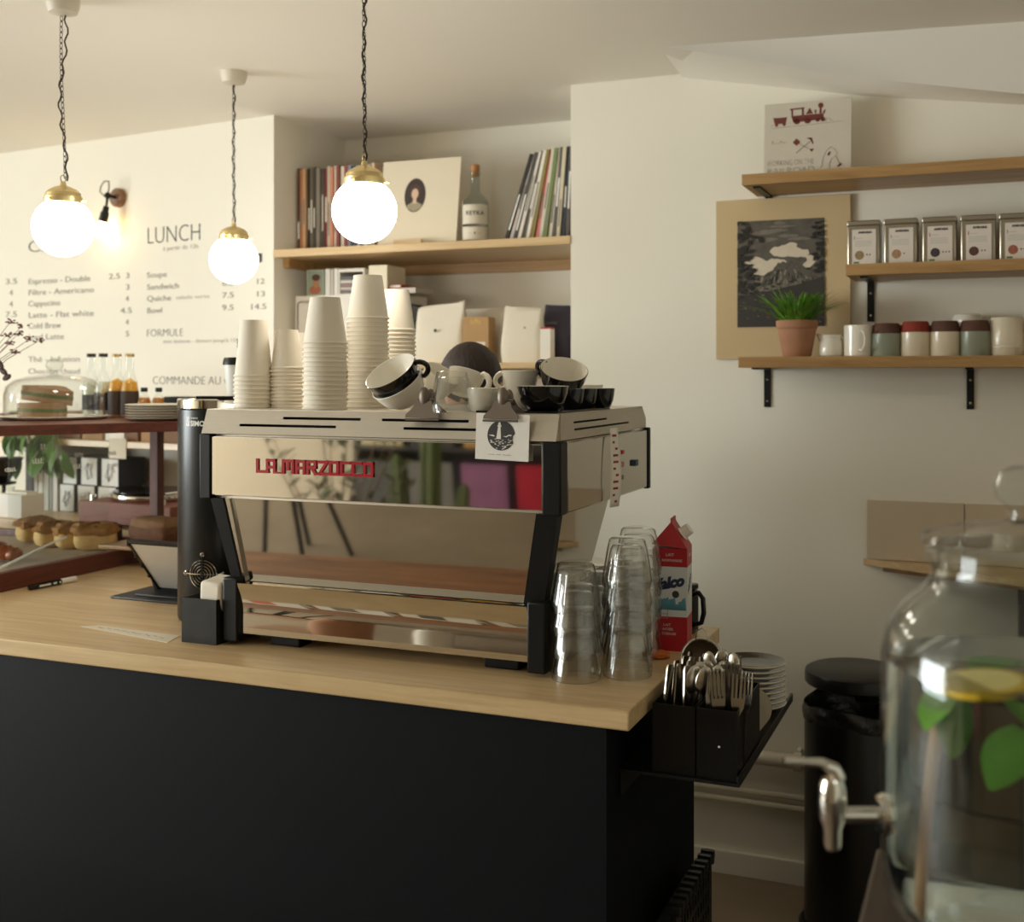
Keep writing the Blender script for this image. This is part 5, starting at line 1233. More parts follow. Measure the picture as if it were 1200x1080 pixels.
# mugs and jars
GREY = mat('sage_glaze', S(140, 146, 128), .3, var=.06, coat=.2); CREAMG = mat('cream_glaze', S(218, 206, 182), .25, var=.03, coat=.3); BRN = mat('brown_clay', S(92, 62, 50), .8, var=.12); RDC = mat('red_clay', S(140, 54, 40), .8, var=.12)
def inv_cup(px, y, m, foot, label, r_=.041, h_=.092, hz=0.):
    q = PY(px, 417, y); t = E('clay_tumbler', label, 'cup', (q.x, y, s3.z+hz), 0, 'upturned clay tumblers')
    MB().lathe([(r_-.004, 0), (r_-.001, 0), (r_, .003), (r_, h_*.68), (r_-.001, h_*.69)], 32).build('glazed_body', m, t)
    MB().lathe([(r_-.001, h_*.69), (r_-.003, h_*.80), (r_*.82, h_*.97), (r_*.78, h_), (r_*.70, h_), (r_*.66, h_*.97), (0, h_*.97)], 32).build('bare_foot', foot, t)
inv_cup(1039, 3.40, GREY, BRN, 'upturned sage green tumbler with brown foot beside the white mug')
inv_cup(1073, 3.40, CREAMG, RDC, 'upturned cream tumbler with red foot', h_=.096); inv_cup(1107.5, 3.40, CREAMG, BRN, 'upturned cream tumbler with brown foot', h_=.096); inv_cup(1142.5, 3.40, GREY, BRN, 'upturned sage green tumbler with brown foot beside the big cream jar', h_=.096)
inv_cup(1021, 3.495, CREAMG, RDC, 'upturned tumbler with red foot behind the white mug', h_=.09); inv_cup(1055, 3.495, CREAMG, RDC, 'upturned tumbler with red foot between the front cups', h_=.09); inv_cup(1090, 3.495, CREAMG, BRN, 'upturned tumbler with brown foot in the back row', h_=.088)
inv_cup(1217, 3.41, CREAMG, RDC, 'upturned tumbler with dark red foot past the big cream jar')
q = PY(1180, 417, 3.41); t = E('cream_jar', 'big plain cream jar on the lowest shelf', 'jar', (q.x, 3.41, s3.z)); MB().lathe([(0, 0), (.044, 0), (.046, .003), (.047, .04), (.045, .085), (.041, .102), (.038, .104), (.036, .102), (.040, .08), (0, .08)], 36).build('jar_body', CREAMG, t); MB().lathe([(.0455, .02), (.0475, .022), (.0475, .026), (.0465, .028)], 36).build('throwing_ring', CREAMG, t)
q = PY(1134, 417, 3.50); t = E('stacked_bowl', 'white bowl resting high behind the sage green tumbler', 'bowl', (q.x, 3.50, s3.z)); MB().lathe([(0, .0), (.03, 0), (.032, .07), (.036, .078), (.040, .092), (.041, .105), (.036, .116), (.030, .119), (.027, .116), (0, .114)], 32).build('bowl_body', CERW, t); MB().lathe([(.031, .0), (.034, .002), (.034, .006), (.031, .008)], 24).build('foot_ring', CERW, t)
q = PY(1006, 417, 3.40); t = E('white_mug', 'tall white mug with its handle to the front', 'mug', (q.x, 3.40, s3.z)); MB().lathe([(0, 0), (.036, 0), (.039, .003), (.0395, .086), (.038, .088), (.0365, .086), (.036, .006), (0, .006)], 36).build('mug_body', CERW, t)
MB().tube([(.012, -.036, .072), (.018, -.050, .068), (.024, -.058, .05), (.022, -.056, .03), (.016, -.046, .017), (.008, -.037, .018)], .0036, 8).build('handle', CERW, t)
q = PY(974, 417, 3.41); t = E('cream_jug', 'small white milk jug with a pouring lip beside the grass', 'jug', (q.x, 3.41, s3.z))
mb = MB(); mb.lathe([(0, 0), (.028, 0), (.033, .004), (.035, .02), (.032, .042), (.028, .052), (.031, .062), (.0285, .062), (.0255, .052), (.029, .04), (.031, .02), (.027, .008), (0, .008)], 32)
mb.v = [((x-max(0, -x-.02)*1.1*(z > .05), y*(1-.3*(x < -.02 and z > .05)), z+(.004 if x < -.024 and z > .055 else 0)) if True else 0) for x, y, z in mb.v]
mb.build('jug_body', CERW, t); MB().tube([(.028, 0, .055), (.046, 0, .05), (.046, 0, .028), (.033, 0, .014)], .0035, 8).build('handle', CERW, t)
# tiles and small wooden ledge
TILE = mat('beige_tile', S(206, 190, 166), .35, var=.03)
tx0 = PY(1016.5, 600, YW).x; tz1 = PY(1016.5, 585, YW).z; tz0 = PY(1016.5, 654, YW).z; tw = PY(1129.5, 600, YW).x-tx0
for i in range(5): ST(MB().rbox(tx0+i*(tw+.004), tx0+i*(tw+.004)+tw, YW-.009, YW, tz0, tz1, .0015).bw('tile', TILE, wall_back))
for o in COL.objects:
    if o.name.startswith('tile') and 'kind' in o: del o['kind']
zl = tz0-.001
le = E('corner_ledge', 'slim angled oak ledge with a batten under the wall tiles', 'ledge', (.2, 3.45, zl-.02))
MB().prism([(-.355, YW), (-.20, 3.47), (.25, 3.25), (1.2, 3.25), (1.2, YW)], zl-.018, zl).bw('ledge_board', OAK, le, smooth=False)
MB().prism([(-.30, YW), (-.17, 3.49), (.25, 3.30), (.25, YW)], zl-.034, zl-.018).bw('ledge_batten', OAKS, le, smooth=False)
# ================================================================== side shelf with cutlery and plates
ZH = .8155
sd_ = E('side_shelf', 'black metal shelf fixed to the end of the counter', 'shelf', (-.52, 2.3, ZH-.006))
MB().rbox(-.628, -.409, 2.02, 2.60, ZH-.006, ZH, .001).box(-.6285, -.624, 2.02, 2.60, ZH-.05, ZH-.006).bw('shelf_plate', BLACKM, sd_)
MB().rbox(-.414, -.409, 2.02, 2.60, ZH, ZH+.012, .001).bw('edge_lip', BLACKM, sd_)
BOXB = mat('black_bin', S(20, 18, 17), .42, .0, var=.25, scale=8, spec=.3)
def bin_(x0, x1, y0, y1, label):
    z1 = ZH+.1225; th = .0018; t = E('cutlery_bin', label, 'cutlery bin', ((x0+x1)/2, (y0+y1)/2, ZH+.0002))
    m = MB(); z0 = ZH+.0002
    m.box(x0, x1, y0, y0+th, z0, z1).box(x0, x1, y1-th, y1, z0, z1).box(x0, x0+th, y0+th, y1-th, z0, z1).box(x1-th, x1, y0+th, y1-th, z0, z1).bw('bin_walls', BOXB, t, smooth=False)
    MB().box(x0+th, x1-th, y0+th, y1-th, z0, z0+.002).bw('bin_floor', BOXB, t, smooth=False); return t
bin_(-.568, -.490, 2.03, 2.24, 'black metal bin full of knives and spoons'); b2 = bin_(-.487, -.405-.01, 2.03, 2.24, 'black metal bin full of forks with a paint fleck')
MB().ball((-.447, 2.0295, ZH+.058), (.0022, .0008, .0022), 8, 5).bw('paint_fleck', WHITEINK, b2)
# cutlery : each piece stands head up in its bin
def outline(pts, th, curve=0.):
    """flat cutlery in local xz, thickness along y, slight curve"""
    n = len(pts); f = lambda z: curve*math.sin(z*9)
    v = [(x, f(z), z) for x, z in pts]+[(x, f(z)+th, z) for x, z in pts]
    return MB().add(v, [tuple(range(n)), tuple(reversed(range(n, 2*n)))]+[(i, n+i, n+(i+1) % n, (i+1) % n) for i in range(n)])
knife = outline([(-.007, 0), (.007, 0), (.0085, .01), (.0055, .09), (.0075, .10), (.009, .15), (.006, .195), (-.002, .205), (-.006, .195), (-.0055, .09), (-.0085, .01)], .0035).mesh('knife', CUTL)
hnd = outline([(-.0075, 0), (.0075, 0), (.0095, .02), (.0100, .165), (.0075, .172), (-.0075, .172), (-.0100, .165), (-.0095, .02)], .0032).mesh('knife_handle', CUTL)
fk = [(-.006, 0), (.006, 0), (.008, .012), (.0035, .08), (.0035, .105), (.011, .122), (.0125, .135)]
tines = []
for i in range(4):
    xr = .0125-i*.0067; xl = xr-.0042; tines += [(xr, .137), (xr-.0006, .178), (xl+.0006, .178), (xl, .137)]
fk = fk+tines+[(-.0125, .135), (-.011, .122), (-.0035, .105), (-.0035, .08), (-.008, .012)]
def ngon_fix(me): return me
forkb = MB()
for part in ([(-.006, 0), (.006, 0), (.008, .012), (.0035, .08), (.0035, .105), (-.0035, .105), (-.0035, .08), (-.008, .012)], [(-.0035, .105), (.0035, .105), (.011, .122), (.0125, .137), (-.0125, .137), (-.011, .122)]):
    o_ = outline(part, .0018, .006); forkb.add(o_.v, o_.f)
for i in range(4):
    xr = .0125-i*.0069; xl = xr-.0040; o_ = outline([(xl, .137), (xr, .137), (xr-.0008, .180), (xl+.0008, .180)], .0018, .006); forkb.add(o_.v, o_.f)
forkm = forkb.mesh('fork', CUTL)
spb = outline([(-.006, 0), (.006, 0), (.008, .012), (.0035, .08), (.0035, .13), (-.0035, .13), (-.0035, .08), (-.008, .012)], .0018, .006)
spb.ball((0, .007, .155), (.0155, .005, .027), 16, 10); spoonm = spb.mesh('spoon', CUTL)
rnd = random.Random(77)
z0c = ZH+.003
for i in range(11):
    x = -.560+.0056*i; y = 2.065+.035*(i % 4)
    T(inst(hnd, 'knife', None, (x, y, z0c+.008), (R(rnd.uniform(-3, 4)), R(6+rnd.uniform(-2, 5)), R(75+rnd.uniform(-12, 12)))), 'steel knife standing handle up in the knife bin', 'knife', 'knives in the bin')
for i in range(6):
    T(inst(spoonm, 'spoon', None, (-.535+.006*i, 2.06+.03*(i % 3), z0c+.004), (R(rnd.uniform(-4, 4)), R(10+rnd.uniform(-4, 6)), R(20+rnd.uniform(-20, 20)))), 'steel spoon standing bowl up beside the knives', 'spoon', 'spoons in the bin')
for i in range(4):
    T(inst(spoonm, 'spoon', None, (-.476+.012*i, 2.13+.02*(i % 2), z0c+.016), (R(rnd.uniform(-4, 4)), R(rnd.uniform(-10, 2)), R(rnd.uniform(-20, 20)))), 'steel spoon standing behind the forks', 'spoon', 'spoons behind the forks')
k = 0
for row in range(5):
    for c in range(4 if row < 2 else 3):
        x = -.474+.0165*c+.004*(row % 2); y = 2.042+.034*row+.004*(c % 2)
        T(inst(forkm, 'fork', None, (x, y, z0c-.002+rnd.uniform(0, .005)), (R(rnd.uniform(-2, 4)), R(rnd.uniform(-5, 6)), R(rnd.uniform(-25, 25)))), 'steel fork standing tines up in the fork bin', 'fork', 'forks in the bin'); k += 1
# round sieve standing in the knife bin
sq = E('tea_sieve', 'round steel sieve with wire hoop sticking out above the knives', 'sieve', (-.522, 2.21, z0c), axis_rot((.02, -.05, 1)))
Mq = TR((0, 0, .165), (R(62), 0, R(12)))
MB().tube([(.038*math.cos(i*.2618), .038*math.sin(i*.2618), 0) for i in range(24)], .0028, 8, closed=True, M=Mq).build('rim', CUTL, sq)
MB().lathe([(.037, -.001), (.032, -.014), (.018, -.024), (0, -.027)], 28, Mq).build('mesh_bowl', mat('sieve_mesh', S(110, 92, 70), .5, .6, var=.3, scale=200), sq)
MB().tube([(-.012, 0, .2), (-.010, 0, .217), (0, 0, .224), (.010, 0, .217), (.013, 0, .198)], .0012, 6).build('wire_hoop', CUTL, sq)
MB().tube([(0, 0, 0), (0, 0, .13)], .003, 8).build('handle', CUTL, sq)
# plates at the back of the side shelf
pq = PD(887, 772, 2.49)
PTOP = mat('dark_glaze_plate', S(58, 52, 46), .15, var=.15, coat=.4); PRIM = mat('cream_rim_plate', S(206, 196, 176), .3, var=.03)
def saucer(parent):
    MB().lathe([(0, 0), (.036, 0), (.040, .002), (.058, .006), (.0685, .0105), (.070, .0125), (.0685, .0140)], 40).build('plate_rim', PRIM, parent)
    MB().lathe([(.0685, .0140), (.064, .0125), (.055, .0095), (.040, .0062), (0, .0058)], 40).build('glazed_well', PTOP, parent)
base = None
for i in range(9):
    t = E('saucer', 'cream rimmed saucer with dark well in the pile on the side shelf' if i < 8 else 'topmost dark glazed saucer on the side shelf pile', 'saucer', (-.478, 2.505, ZH+.0002+i*.0108), 0, 'saucers piled on the side shelf')
    if base is None: saucer(t); base = t
    else:
        for ch in base.children: c = ch.copy(); COL.objects.link(c); c.parent = t
sm = MB().lathe([(0, 0), (.02, 0), (.034, .004), (.040, .008), (.0405, .010), (.034, .0065), (.02, .003), (0, .003)], 28).mesh('small_dish', PRIM)
for i in range(6):
    T(inst(sm, 'small_dish', None, (-.452+.0005*i, 2.285+.0115*i, ZH+.043), (R(72), 0, R(4))), 'small cream dish standing on edge behind the fork bin', 'dish', 'small dishes on edge')
# second little pile between
for i in range(3):
    T(inst(sm, 'small_dish', None, (-.560, 2.36, ZH+.0002+i*.005)), 'small cream dish lying flat in the low pile against the counter end', 'dish', 'flat small dishes')

# perforated folding crate leaning at the counter end
cr = E('folded_crate', 'black perforated plastic crate folded flat against the counter end', 'crate', (-.60, 2.32, 0))
CRB = mat('black_crate_plastic', S(32, 29, 27), .4, var=.15)
hl = []
for i in range(12):
    for j in range(13): hl.append((2.185+i*.0225, 2.185+i*.0225+.012, .03+j*.035+(i % 2)*.0, .03+j*.035+.022))
MB().holes(2.17, 2.47, 0.0, .50, hl, -.006, 0, TR((-.566, 0, 0), (0, 0, R(90)))).bw('lattice_side', CRB, cr, smooth=False)
MB().rbox(-.606, -.596, 2.17, 2.47, 0, .44, .002).bw('inner_side', CRB, cr)
m = MB().rbox(-.575, -.552, 2.17, 2.47, .492, .512, .004)
for i in range(10): m.box(-.577, -.550, 2.18+i*.029, 2.18+i*.029+.012, .49, .517)
m.bw('top_rail', CRB, cr)
MB().rbox(-.615, -.590, 2.17, 2.47, .436, .456, .004).bw('inner_rail', CRB, cr)
MB().box(-.596, -.572, 2.18, 2.46, 0, .02).bw('crate_floor', CRB, cr)

# waste bin
tc_ = E('waste_bin', 'tall black round waste bin with a lifted flat lid', 'waste bin', (-.345, 3.29, 0))
BIN = mat('bin_black', S(16, 15, 15), .3, var=.15)
MB().lathe([(0, 0), (.155, 0), (.156, .026), (.150, .034), (0, .034)], 40).build('base_ring', BIN, tc_)
MB().lathe([(.140, .034), (.140, .60), (.1385, .605)], 44).build('bin_body', BIN, tc_)
m = MB()
pts = []
LIN = mat('bin_liner', S(30, 28, 27), .25, var=.2, bump=.8, bscale=40)
rows = 7; nn = 60; v = []; f = []; rnd = random.Random(3)
for i in range(rows):
    k = i/(rows-1)
    for j in range(nn):
        a = 2*math.pi*j/nn; r_ = .1405+.004*math.sin(math.pi*k)+.0025*math.sin(a*9+k*5)+rnd.uniform(-.0012, .0012); z = .605+.045*(k-.35)+.008*math.sin(a*3+1)
        v.append((r_*math.cos(a), r_*math.sin(a), z))
for i in range(rows-1):
    for j in range(nn): f.append((i*nn+j, i*nn+(j+1) % nn, (i+1)*nn+(j+1) % nn, (i+1)*nn+j))
m.add(v, f); m.lathe([(.139, .632), (.125, .60), (.12, .3), (0, .28)], 40); m.build('bin_liner', LIN, tc_)
MB().lathe([(0, .725), (.128, .725), (.137, .720), (.139, .712), (.139, .690), (.136, .686), (0, .686)], 44).build('lid', BIN, tc_)
MB().box(-.02, .02, .125, .142, .58, .70).build('hinge', BIN, tc_)

# ================================================================== water dispenser on a dark table
dp_ = PD(1200, 700, 1.10); ZD = 1.0
ta = E('dark_side_table', 'dark brown table edge under the water dispenser', 'table', (.6, 1.0, 0))
DW = wood('dark_table_wood', S(40, 28, 20), S(66, 48, 34), 1, .4)
MB().rbox(-.122, 1.4, .62, 1.36, ZD-.04, ZD, .004).bw('table_top', DW, ta)
for x in (-.06, 1.3):
    for y in (.68, 1.28): MB().rbox(x, x+.05, y, y+.05, 0, ZD-.04, .003).bw('leg', DW, ta)
wd = E('water_dispenser', 'large glass water dispenser jar with chrome tap and glass lid', 'water dispenser', (dp_.x, dp_.y, ZD), math.atan2(-sn, -cs))   # local +x points to the tap
R0 = .129
outp = [(0, 0), (.085, 0), (.105, .004), (.122, .02), (.127, .04), (R0, .065), (R0, .262), (.124, .285), (.110, .308), (.090, .326), (.083, .336), (.083, .348), (.088, .352), (.0885, .360), (.083, .364)]
inp = [(.078, .364), (.078, .336), (.086, .321), (.106, .304), (.120, .282), (.125, .262), (.125, .065), (.121, .04), (.112, .026), (.08, .018), (0, .018)]
MB().lathe(outp+inp, 64).build('jar', THIN, wd)
MB().lathe([(0, .366), (.092, .366), (.094, .370), (.092, .376), (.06, .384), (.02, .388), (.014, .392), (.013, .400), (.024, .412), (.027, .424), (.022, .436), (.01, .442), (0, .443)], 48).build('lid', THIN, wd)
wt = MB().lathe([(0, .0185), (.079, .0187), (.111, .027), (.120, .041), (.1243, .066), (.1243, .255), (0, .255)], 64).build('water', WATER, wd)
# fruit and leaves in the water
inv = wd.rotation_euler.to_matrix().inverted()
def inw(px, py, dd=0.): q = PD(px, py, 1.10+dd)-Vector((dp_.x, dp_.y, ZD)); return inv @ q
LEMR = mat('lemon_rind', S(214, 176, 40), .4, var=.1); LEMF = mat('lemon_flesh', S(226, 206, 130), .35, var=.12, scale=40)
q = Vector((.035, .045, .235))
q = inw(1152, 800, -.06); q.z = .2485
ls = E('lemon_slice', 'round lemon slice floating at the top of the water', 'lemon slice', wd.location+wd.rotation_euler.to_matrix() @ q, (R(4), R(-6), 0))
MB().lathe([(.033, 0), (.0385, .001), (.039, .004), (.0385, .007), (.033, .008)], 32).build('rind', LEMR, ls); MB().lathe([(0, .0005), (.033, .0005), (.033, .0075), (0, .0075)], 32).build('flesh', LEMF, ls)
MINT = mat('mint_leaf', S(96, 150, 50), .4, var=.3, scale=60); rnd = random.Random(10)
lmint = leaf_mb(.06, .019, .25); lmint.v = [(x, y, z) for x, y, z in lmint.v]; lme = lmint.mesh('mint_leaf', MINT)
for i, (px, py, dd, rot, lab) in enumerate(((1098, 782, -.05, (R(-15), R(10), R(150)), 'bright mint leaf at the water surface near the tap side'), (1104, 806, -.07, (R(-78), R(8), R(25)), 'mint leaf hanging down below the surface near the tap'), (1172, 812, -.085, (R(-38), R(-25), R(-70)), 'pale mint leaf slanting under the lemon slice'), (1194, 850, -.085, (R(-80), R(20), R(-12)), 'large mint leaf hanging deep in the water'), (1188, 782, .03, (R(5), 0, R(140)), 'mint leaf floating behind the lemon slice'), (1130, 776, .03, (0, R(12), R(-80)), 'mint leaf floating at the back of the jar'))):
    q = inw(px, py, dd)
    if (q.x**2+q.y**2)**.5 > .09: k = .09/(q.x**2+q.y**2)**.5; q.x *= k; q.y *= k
    q.z = min(q.z, .246)
    T(inst(lme, 'mint_leaf', None, wd.location+wd.rotation_euler.to_matrix() @ q, rot), lab, 'leaf', 'mint leaves in the water')
a = wd.location+wd.rotation_euler.to_matrix() @ Vector((.098, .02, .03)); b = wd.location+wd.rotation_euler.to_matrix() @ Vector((.065, .0, .215))
stk = MB().tube([a, a.lerp(b, .5), b], [.0055, .0055, .0055], 10).bw('wooden_stirrer', mat('stirrer_wood', S(176, 130, 84), .6)); T(stk, 'slim wooden stirrer slanting inside the water jar', 'stirrer')
# dark cupboard under the ledge, seen through the jar
dc = E('dark_cupboard', 'dark low cupboard with brown tiled doors under the oak ledge', 'cupboard', (.8, 3.4, 0))
DKC = mat('cupboard_dark', S(34, 30, 28), .5, var=.1)
MB().box(.06, 1.8, 3.30, YW-.015, 0, .93).bw('carcass', DKC, dc)
BT = mat('brown_tile', S(84, 66, 52), .4, var=.2, scale=6)
for i in range(6):
    for j in range(4): MB().rbox(.09+i*.285, .09+i*.285+.275, 3.288, 3.30, .07+j*.212, .07+j*.212+.204, .003).bw('tile', BT if (i+j) % 3 else DKC, dc)
# tap
tz = .113
MB().lathe([(0, 0), (.018, 0), (.020, .004), (.018, .010), (.012, .012), (0, .012)], 24, TR((R0-.002, 0, tz), (0, R(90), 0))).build('tap_flange', CHROME, wd)
MB().tube([(R0, 0, tz), (R0+.05, 0, tz)], .0075, 14).build('tap_stem', CHROME, wd)
tb_ = MB().lathe([(0, -.032), (.007, -.032), (.0085, -.028), (.009, -.012), (.0125, -.004), (.0135, .012), (.0125, .026), (.010, .034), (0, .034)], 24, TR((R0+.052, 0, tz))).build('tap_body', CHROME, wd)
MB().tube([(R0+.046, 0, tz+.034), (R0+.050, 0, tz+.043), (R0+.062, 0, tz+.049), (R0+.075, 0, tz+.050), (R0+.098, 0, tz+.051)], [.009, .008, .006, .0045, .0045], 10, flat=.8).build('tap_lever', CHROME, tb_)

# ================================================================== lamps
CORD = mat('brown_cord', S(52, 42, 36), .6)
def pendant(px, py, d, label, wave, dia=.148):
    c = PD(px, py, d); r_ = dia/2
    t = E('pendant_lamp', label, 'pendant lamp', (c.x, c.y, c.z-r_), 0, 'globe pendant lamps'); o = Vector((0, 0, r_))
    prof = [(math.sin(math.pi*i/18)*r_, r_-math.cos(math.pi*i/18)*r_) for i in range(19)]; prof = [(0, 0)]+prof[1:17]+[(.036, 2*r_-.006), (.036, 2*r_+.004)]
    MB().lathe(prof, 40).build('globe', GLOBE, t)
    z = 2*r_-.004
    gl = MB().lathe([(.045, z-.012), (.046, z-.010), (.046, z+.004), (.043, z+.006), (.042, z+.014), (.034, z+.022), (.018, z+.030), (.008, z+.033), (.006, z+.042), (0, z+.044)], 36).build('brass_gallery', BRASS, t)
    for k in range(3): a = 2.1*k+.5; MB().tube([(.044*math.cos(a), .044*math.sin(a), z-.004), (.056*math.cos(a), .056*math.sin(a), z-.004)], .003, 8).build('thumb_screw', BRASS, gl)
    MB().tube([(0, .009*math.cos(i*.52), z+.050+.009*math.sin(i*.52)) for i in range(12)], .0014, 6, closed=True).build('ring', BRASS, gl)
    zt_ = ZC-(c.z-r_)
    lk = MB(); zc = z+.058; k = 0
    while zc < zt_-.04:
        x = wave*.012*math.sin((zc)*9); rot = R(90) if k % 2 else 0
        lk.tube([(x+.0042*math.cos(i*.785)*math.cos(rot), .0042*math.cos(i*.785)*math.sin(rot), zc+.0085*math.sin(i*.785)) for i in range(8)], .0011, 4, closed=True); zc += .0135; k += 1
    lk.build('chain', CORD, t)
    MB().tube([(wave*.02*math.sin(i/40*8+1)+.004*math.sin(i*1.3), .004*math.cos(i*1.3), z+.045+(zt_-z-.065)*i/40) for i in range(41)], .0022, 6).build('cable', CORD, t)
    MB().lathe([(0, zt_), (.041, zt_), (.040, zt_-.015), (.034, zt_-.034), (.012, zt_-.040), (0, zt_-.040)], 28).build('ceiling_rose', mat('rose_white', S(214, 206, 190), .5), t)
pendant(74, 266, 2.90, 'globe pendant lamp on a slack chain in front of the coffee menu', .55)
pendant(274, 304, 3.60, 'globe pendant lamp hanging on a short chain before the lunch menu', .08)
pendant(427, 247, 2.65, 'globe pendant lamp hanging in front of the niche records', .12)
# wall lamp
q = PM(140, 232, 0); t = E('wall_lamp', 'wall lamp with wooden disc, black arm and bare glowing bulb', 'wall lamp', q, -WA)
MB().lathe([(0, .022), (.032, .022), (.037, .016), (.038, 0), (0, 0)], 32, TR((0, 0, 0), (R(90), 0, 0))).build('wooden_disc', wood('lamp_wood', S(112, 76, 46), S(150, 108, 70), 0, .5), t)
MB().tube([(0, -.02, 0), (-.005, -.035, .002), (-.010, -.05, .004)], .007, 8).ball((-.010, -.05, .004), .013, 12, 8).build('arm', BLACKM, t)
MB().tube([(-.010, -.05, .004), (.004, -.055, .035), (.002, -.055, .058), (-.022, -.055, .060), (-.042, -.055, .042), (-.046, -.055, .020), (-.030, -.055, .008), (-.012, -.052, -.008)], .0025, 6).build('cable_loop', CORD, t)
sk_ = MB().lathe([(0, .03), (.010, .03), (.012, .022), (.012, .008), (.0165, .004), (.018, -.028), (.016, -.034), (0, -.034)], 20, TR((-.020, -.055, -.066), (R(-4), R(14), 0))).tube([(-.010, -.05, .004), (-.013, -.053, -.036)], .005, 8).build('socket', BLACKM, t)
BULB = mat('glowing_bulb', (1, .8, .5), .3, emit=14., ecol=(1, .66, .30), var=.01)
MB().lathe([(0, -.10), (.014, -.096), (.024, -.082), (.026, -.066), (.020, -.046), (.013, -.034), (0, -.03)], 24, TR((-.020, -.055, -.066), (R(-4), R(14), 0))).build('bulb', BULB, t)

# ================================================================== barista behind the machine
def skin_obj(name, nodes, edges, m, parent, root=0, lev=2):
    me = bpy.data.meshes.new(name); me.from_pydata([n[0] for n in nodes], edges, []); me.materials.append(m)
    o = bpy.data.objects.new(name, me); COL.objects.link(o); o.parent = parent
    sk = o.modifiers.new('skin', 'SKIN'); sk.use_smooth_shade = True; sk.branch_smoothing = .6
    for i, n in enumerate(nodes):
        r_ = n[1]; me.skin_vertices[0].data[i].radius = r_ if isinstance(r_, tuple) else (r_, r_)
        me.skin_vertices[0].data[i].use_root = i == root
    sb = o.modifiers.new('sub', 'SUBSURF'); sb.levels = lev; sb.render_levels = lev
    return o
pe = E('person', 'dark-haired person in a dark top bending behind the espresso machine', 'person', (-1.29, 3.0, 0))
SKIN = mat('skin', S(206, 160, 130), .5, var=.05); TOPM = mat('dark_top', S(46, 46, 52), .8, var=.1); TROU = mat('dark_trousers', S(40, 42, 50), .8, var=.1); HAIR = mat('dark_brown_hair', S(40, 28, 22), .6, var=.5, scale=60, stretch=(1, 1, .15), bump=.9, bscale=90); SHOE = mat('shoe_black', S(24, 24, 24), .5)
nodes = [((0, .02, .88), (.15, .11)), ((0, .02, 1.02), (.135, .10)), ((0, .0, 1.18), (.15, .105)), ((0, -.02, 1.30), (.145, .09)), ((0, -.06, 1.355), (.06, .055)), ((0, -.10, 1.41), (.05, .05)),
         ((-.17, -.02, 1.30), .055), ((-.22, -.06, 1.10), .043), ((-.16, -.14, 1.08), .033), ((.17, -.02, 1.30), .055), ((.22, -.06, 1.10), .043), ((.17, -.14, 1.08), .033),
         ((-.09, .02, .80), .085), ((-.10, .0, .47), .058), ((-.10, .03, .09), .04), ((.09, .02, .80), .085), ((.10, .0, .47), .058), ((.10, .03, .09), .04)]
ed = [(0, 1), (1, 2), (2, 3), (3, 4), (4, 5), (3, 6), (6, 7), (7, 8), (3, 9), (9, 10), (10, 11), (0, 12), (12, 13), (13, 14), (0, 15), (15, 16), (16, 17)]
skin_obj('body', nodes, ed, TOPM, pe)
hm = MB()
# head with face looking down to the machine (-y)
def headpt(p):
    x, y, z = p; k = 1-.22*max(0, -z/.12)*(1 if y < .02 else .5); return (x*k, y*(1-.1*(z < -.05)), z)
hb = MB(); hb.ball((0, 0, 0), (.074, .095, .115), 28, 20); hb.v = [headpt(p) for p in hb.v]
hb.ball((0, -.098, -.02), (.013, .018, .024), 10, 8); hb.ball((-.075, .0, -.01), (.012, .02, .03), 10, 8); hb.ball((.075, .0, -.01), (.012, .02, .03), 10, 8); hb.ball((0, -.088, -.068), (.024, .010, .008), 10, 6)
Mh = TR((0, -.165, 1.492), (R(58), 0, R(8)))
hd_ = MB().add(hb.v, hb.f, Mh).build('head', SKIN, pe)
for s in (-1, 1): MB().ball((s*.03, -.085, .005), (.012, .008, .007), 10, 6, Mh).build('eye', INK, hd_)
hr_ = MB(); hv = MB(); hv.ball((0, .012, .018), (.083, .100, .108), 36, 24)
rr_ = random.Random(2); vv = []
for (x, y, z) in hv.v:
    a = math.atan2(y, x); k = 1+.012*math.sin(a*17)+.01*math.sin(a*29+z*40); 
    if y < -.03 and z < .055: k *= .86
    vv.append((x*k, y*k, z))
hr_.add(vv, hv.f, Mh); hr_.build('hair', HAIR, pe)
for s in (-1, 1):
    w0 = Vector((s*.165, -.14, 1.08)); nod = [(tuple(w0), .026), (tuple(w0+Vector((0, -.045, .004))), (.036, .018)), (tuple(w0+Vector((0, -.085, .004))), (.038, .016))]; eds = [(0, 1), (1, 2)]
    for j, (dx, l) in enumerate(((-.030, .06), (-.010, .072), (.010, .068), (.030, .052))):
        b0 = w0+Vector((dx, -.088, .004)); i0 = len(nod)
        nod += [(tuple(b0), .0095), (tuple(b0+Vector((0, -l*.5, -.006))), .009), (tuple(b0+Vector((0, -l*.85, -.03))), .0078)]; eds += [(2, i0), (i0, i0+1), (i0+1, i0+2)]
    i0 = len(nod); b0 = w0+Vector((-s*.030, -.035, 0)); nod += [(tuple(b0), .011), (tuple(b0+Vector((-s*.022, -.028, -.012))), .010), (tuple(b0+Vector((-s*.026, -.055, -.02))), .0085)]; eds += [(1, i0), (i0, i0+1), (i0+1, i0+2)]
    skin_obj('hand', nod, eds, SKIN, pe, lev=2)
    MB().rbox(s*.10-.045, s*.10+.045, -.15, .10, 0, .075, .03, seg=4).build('shoe', SHOE, pe)
    
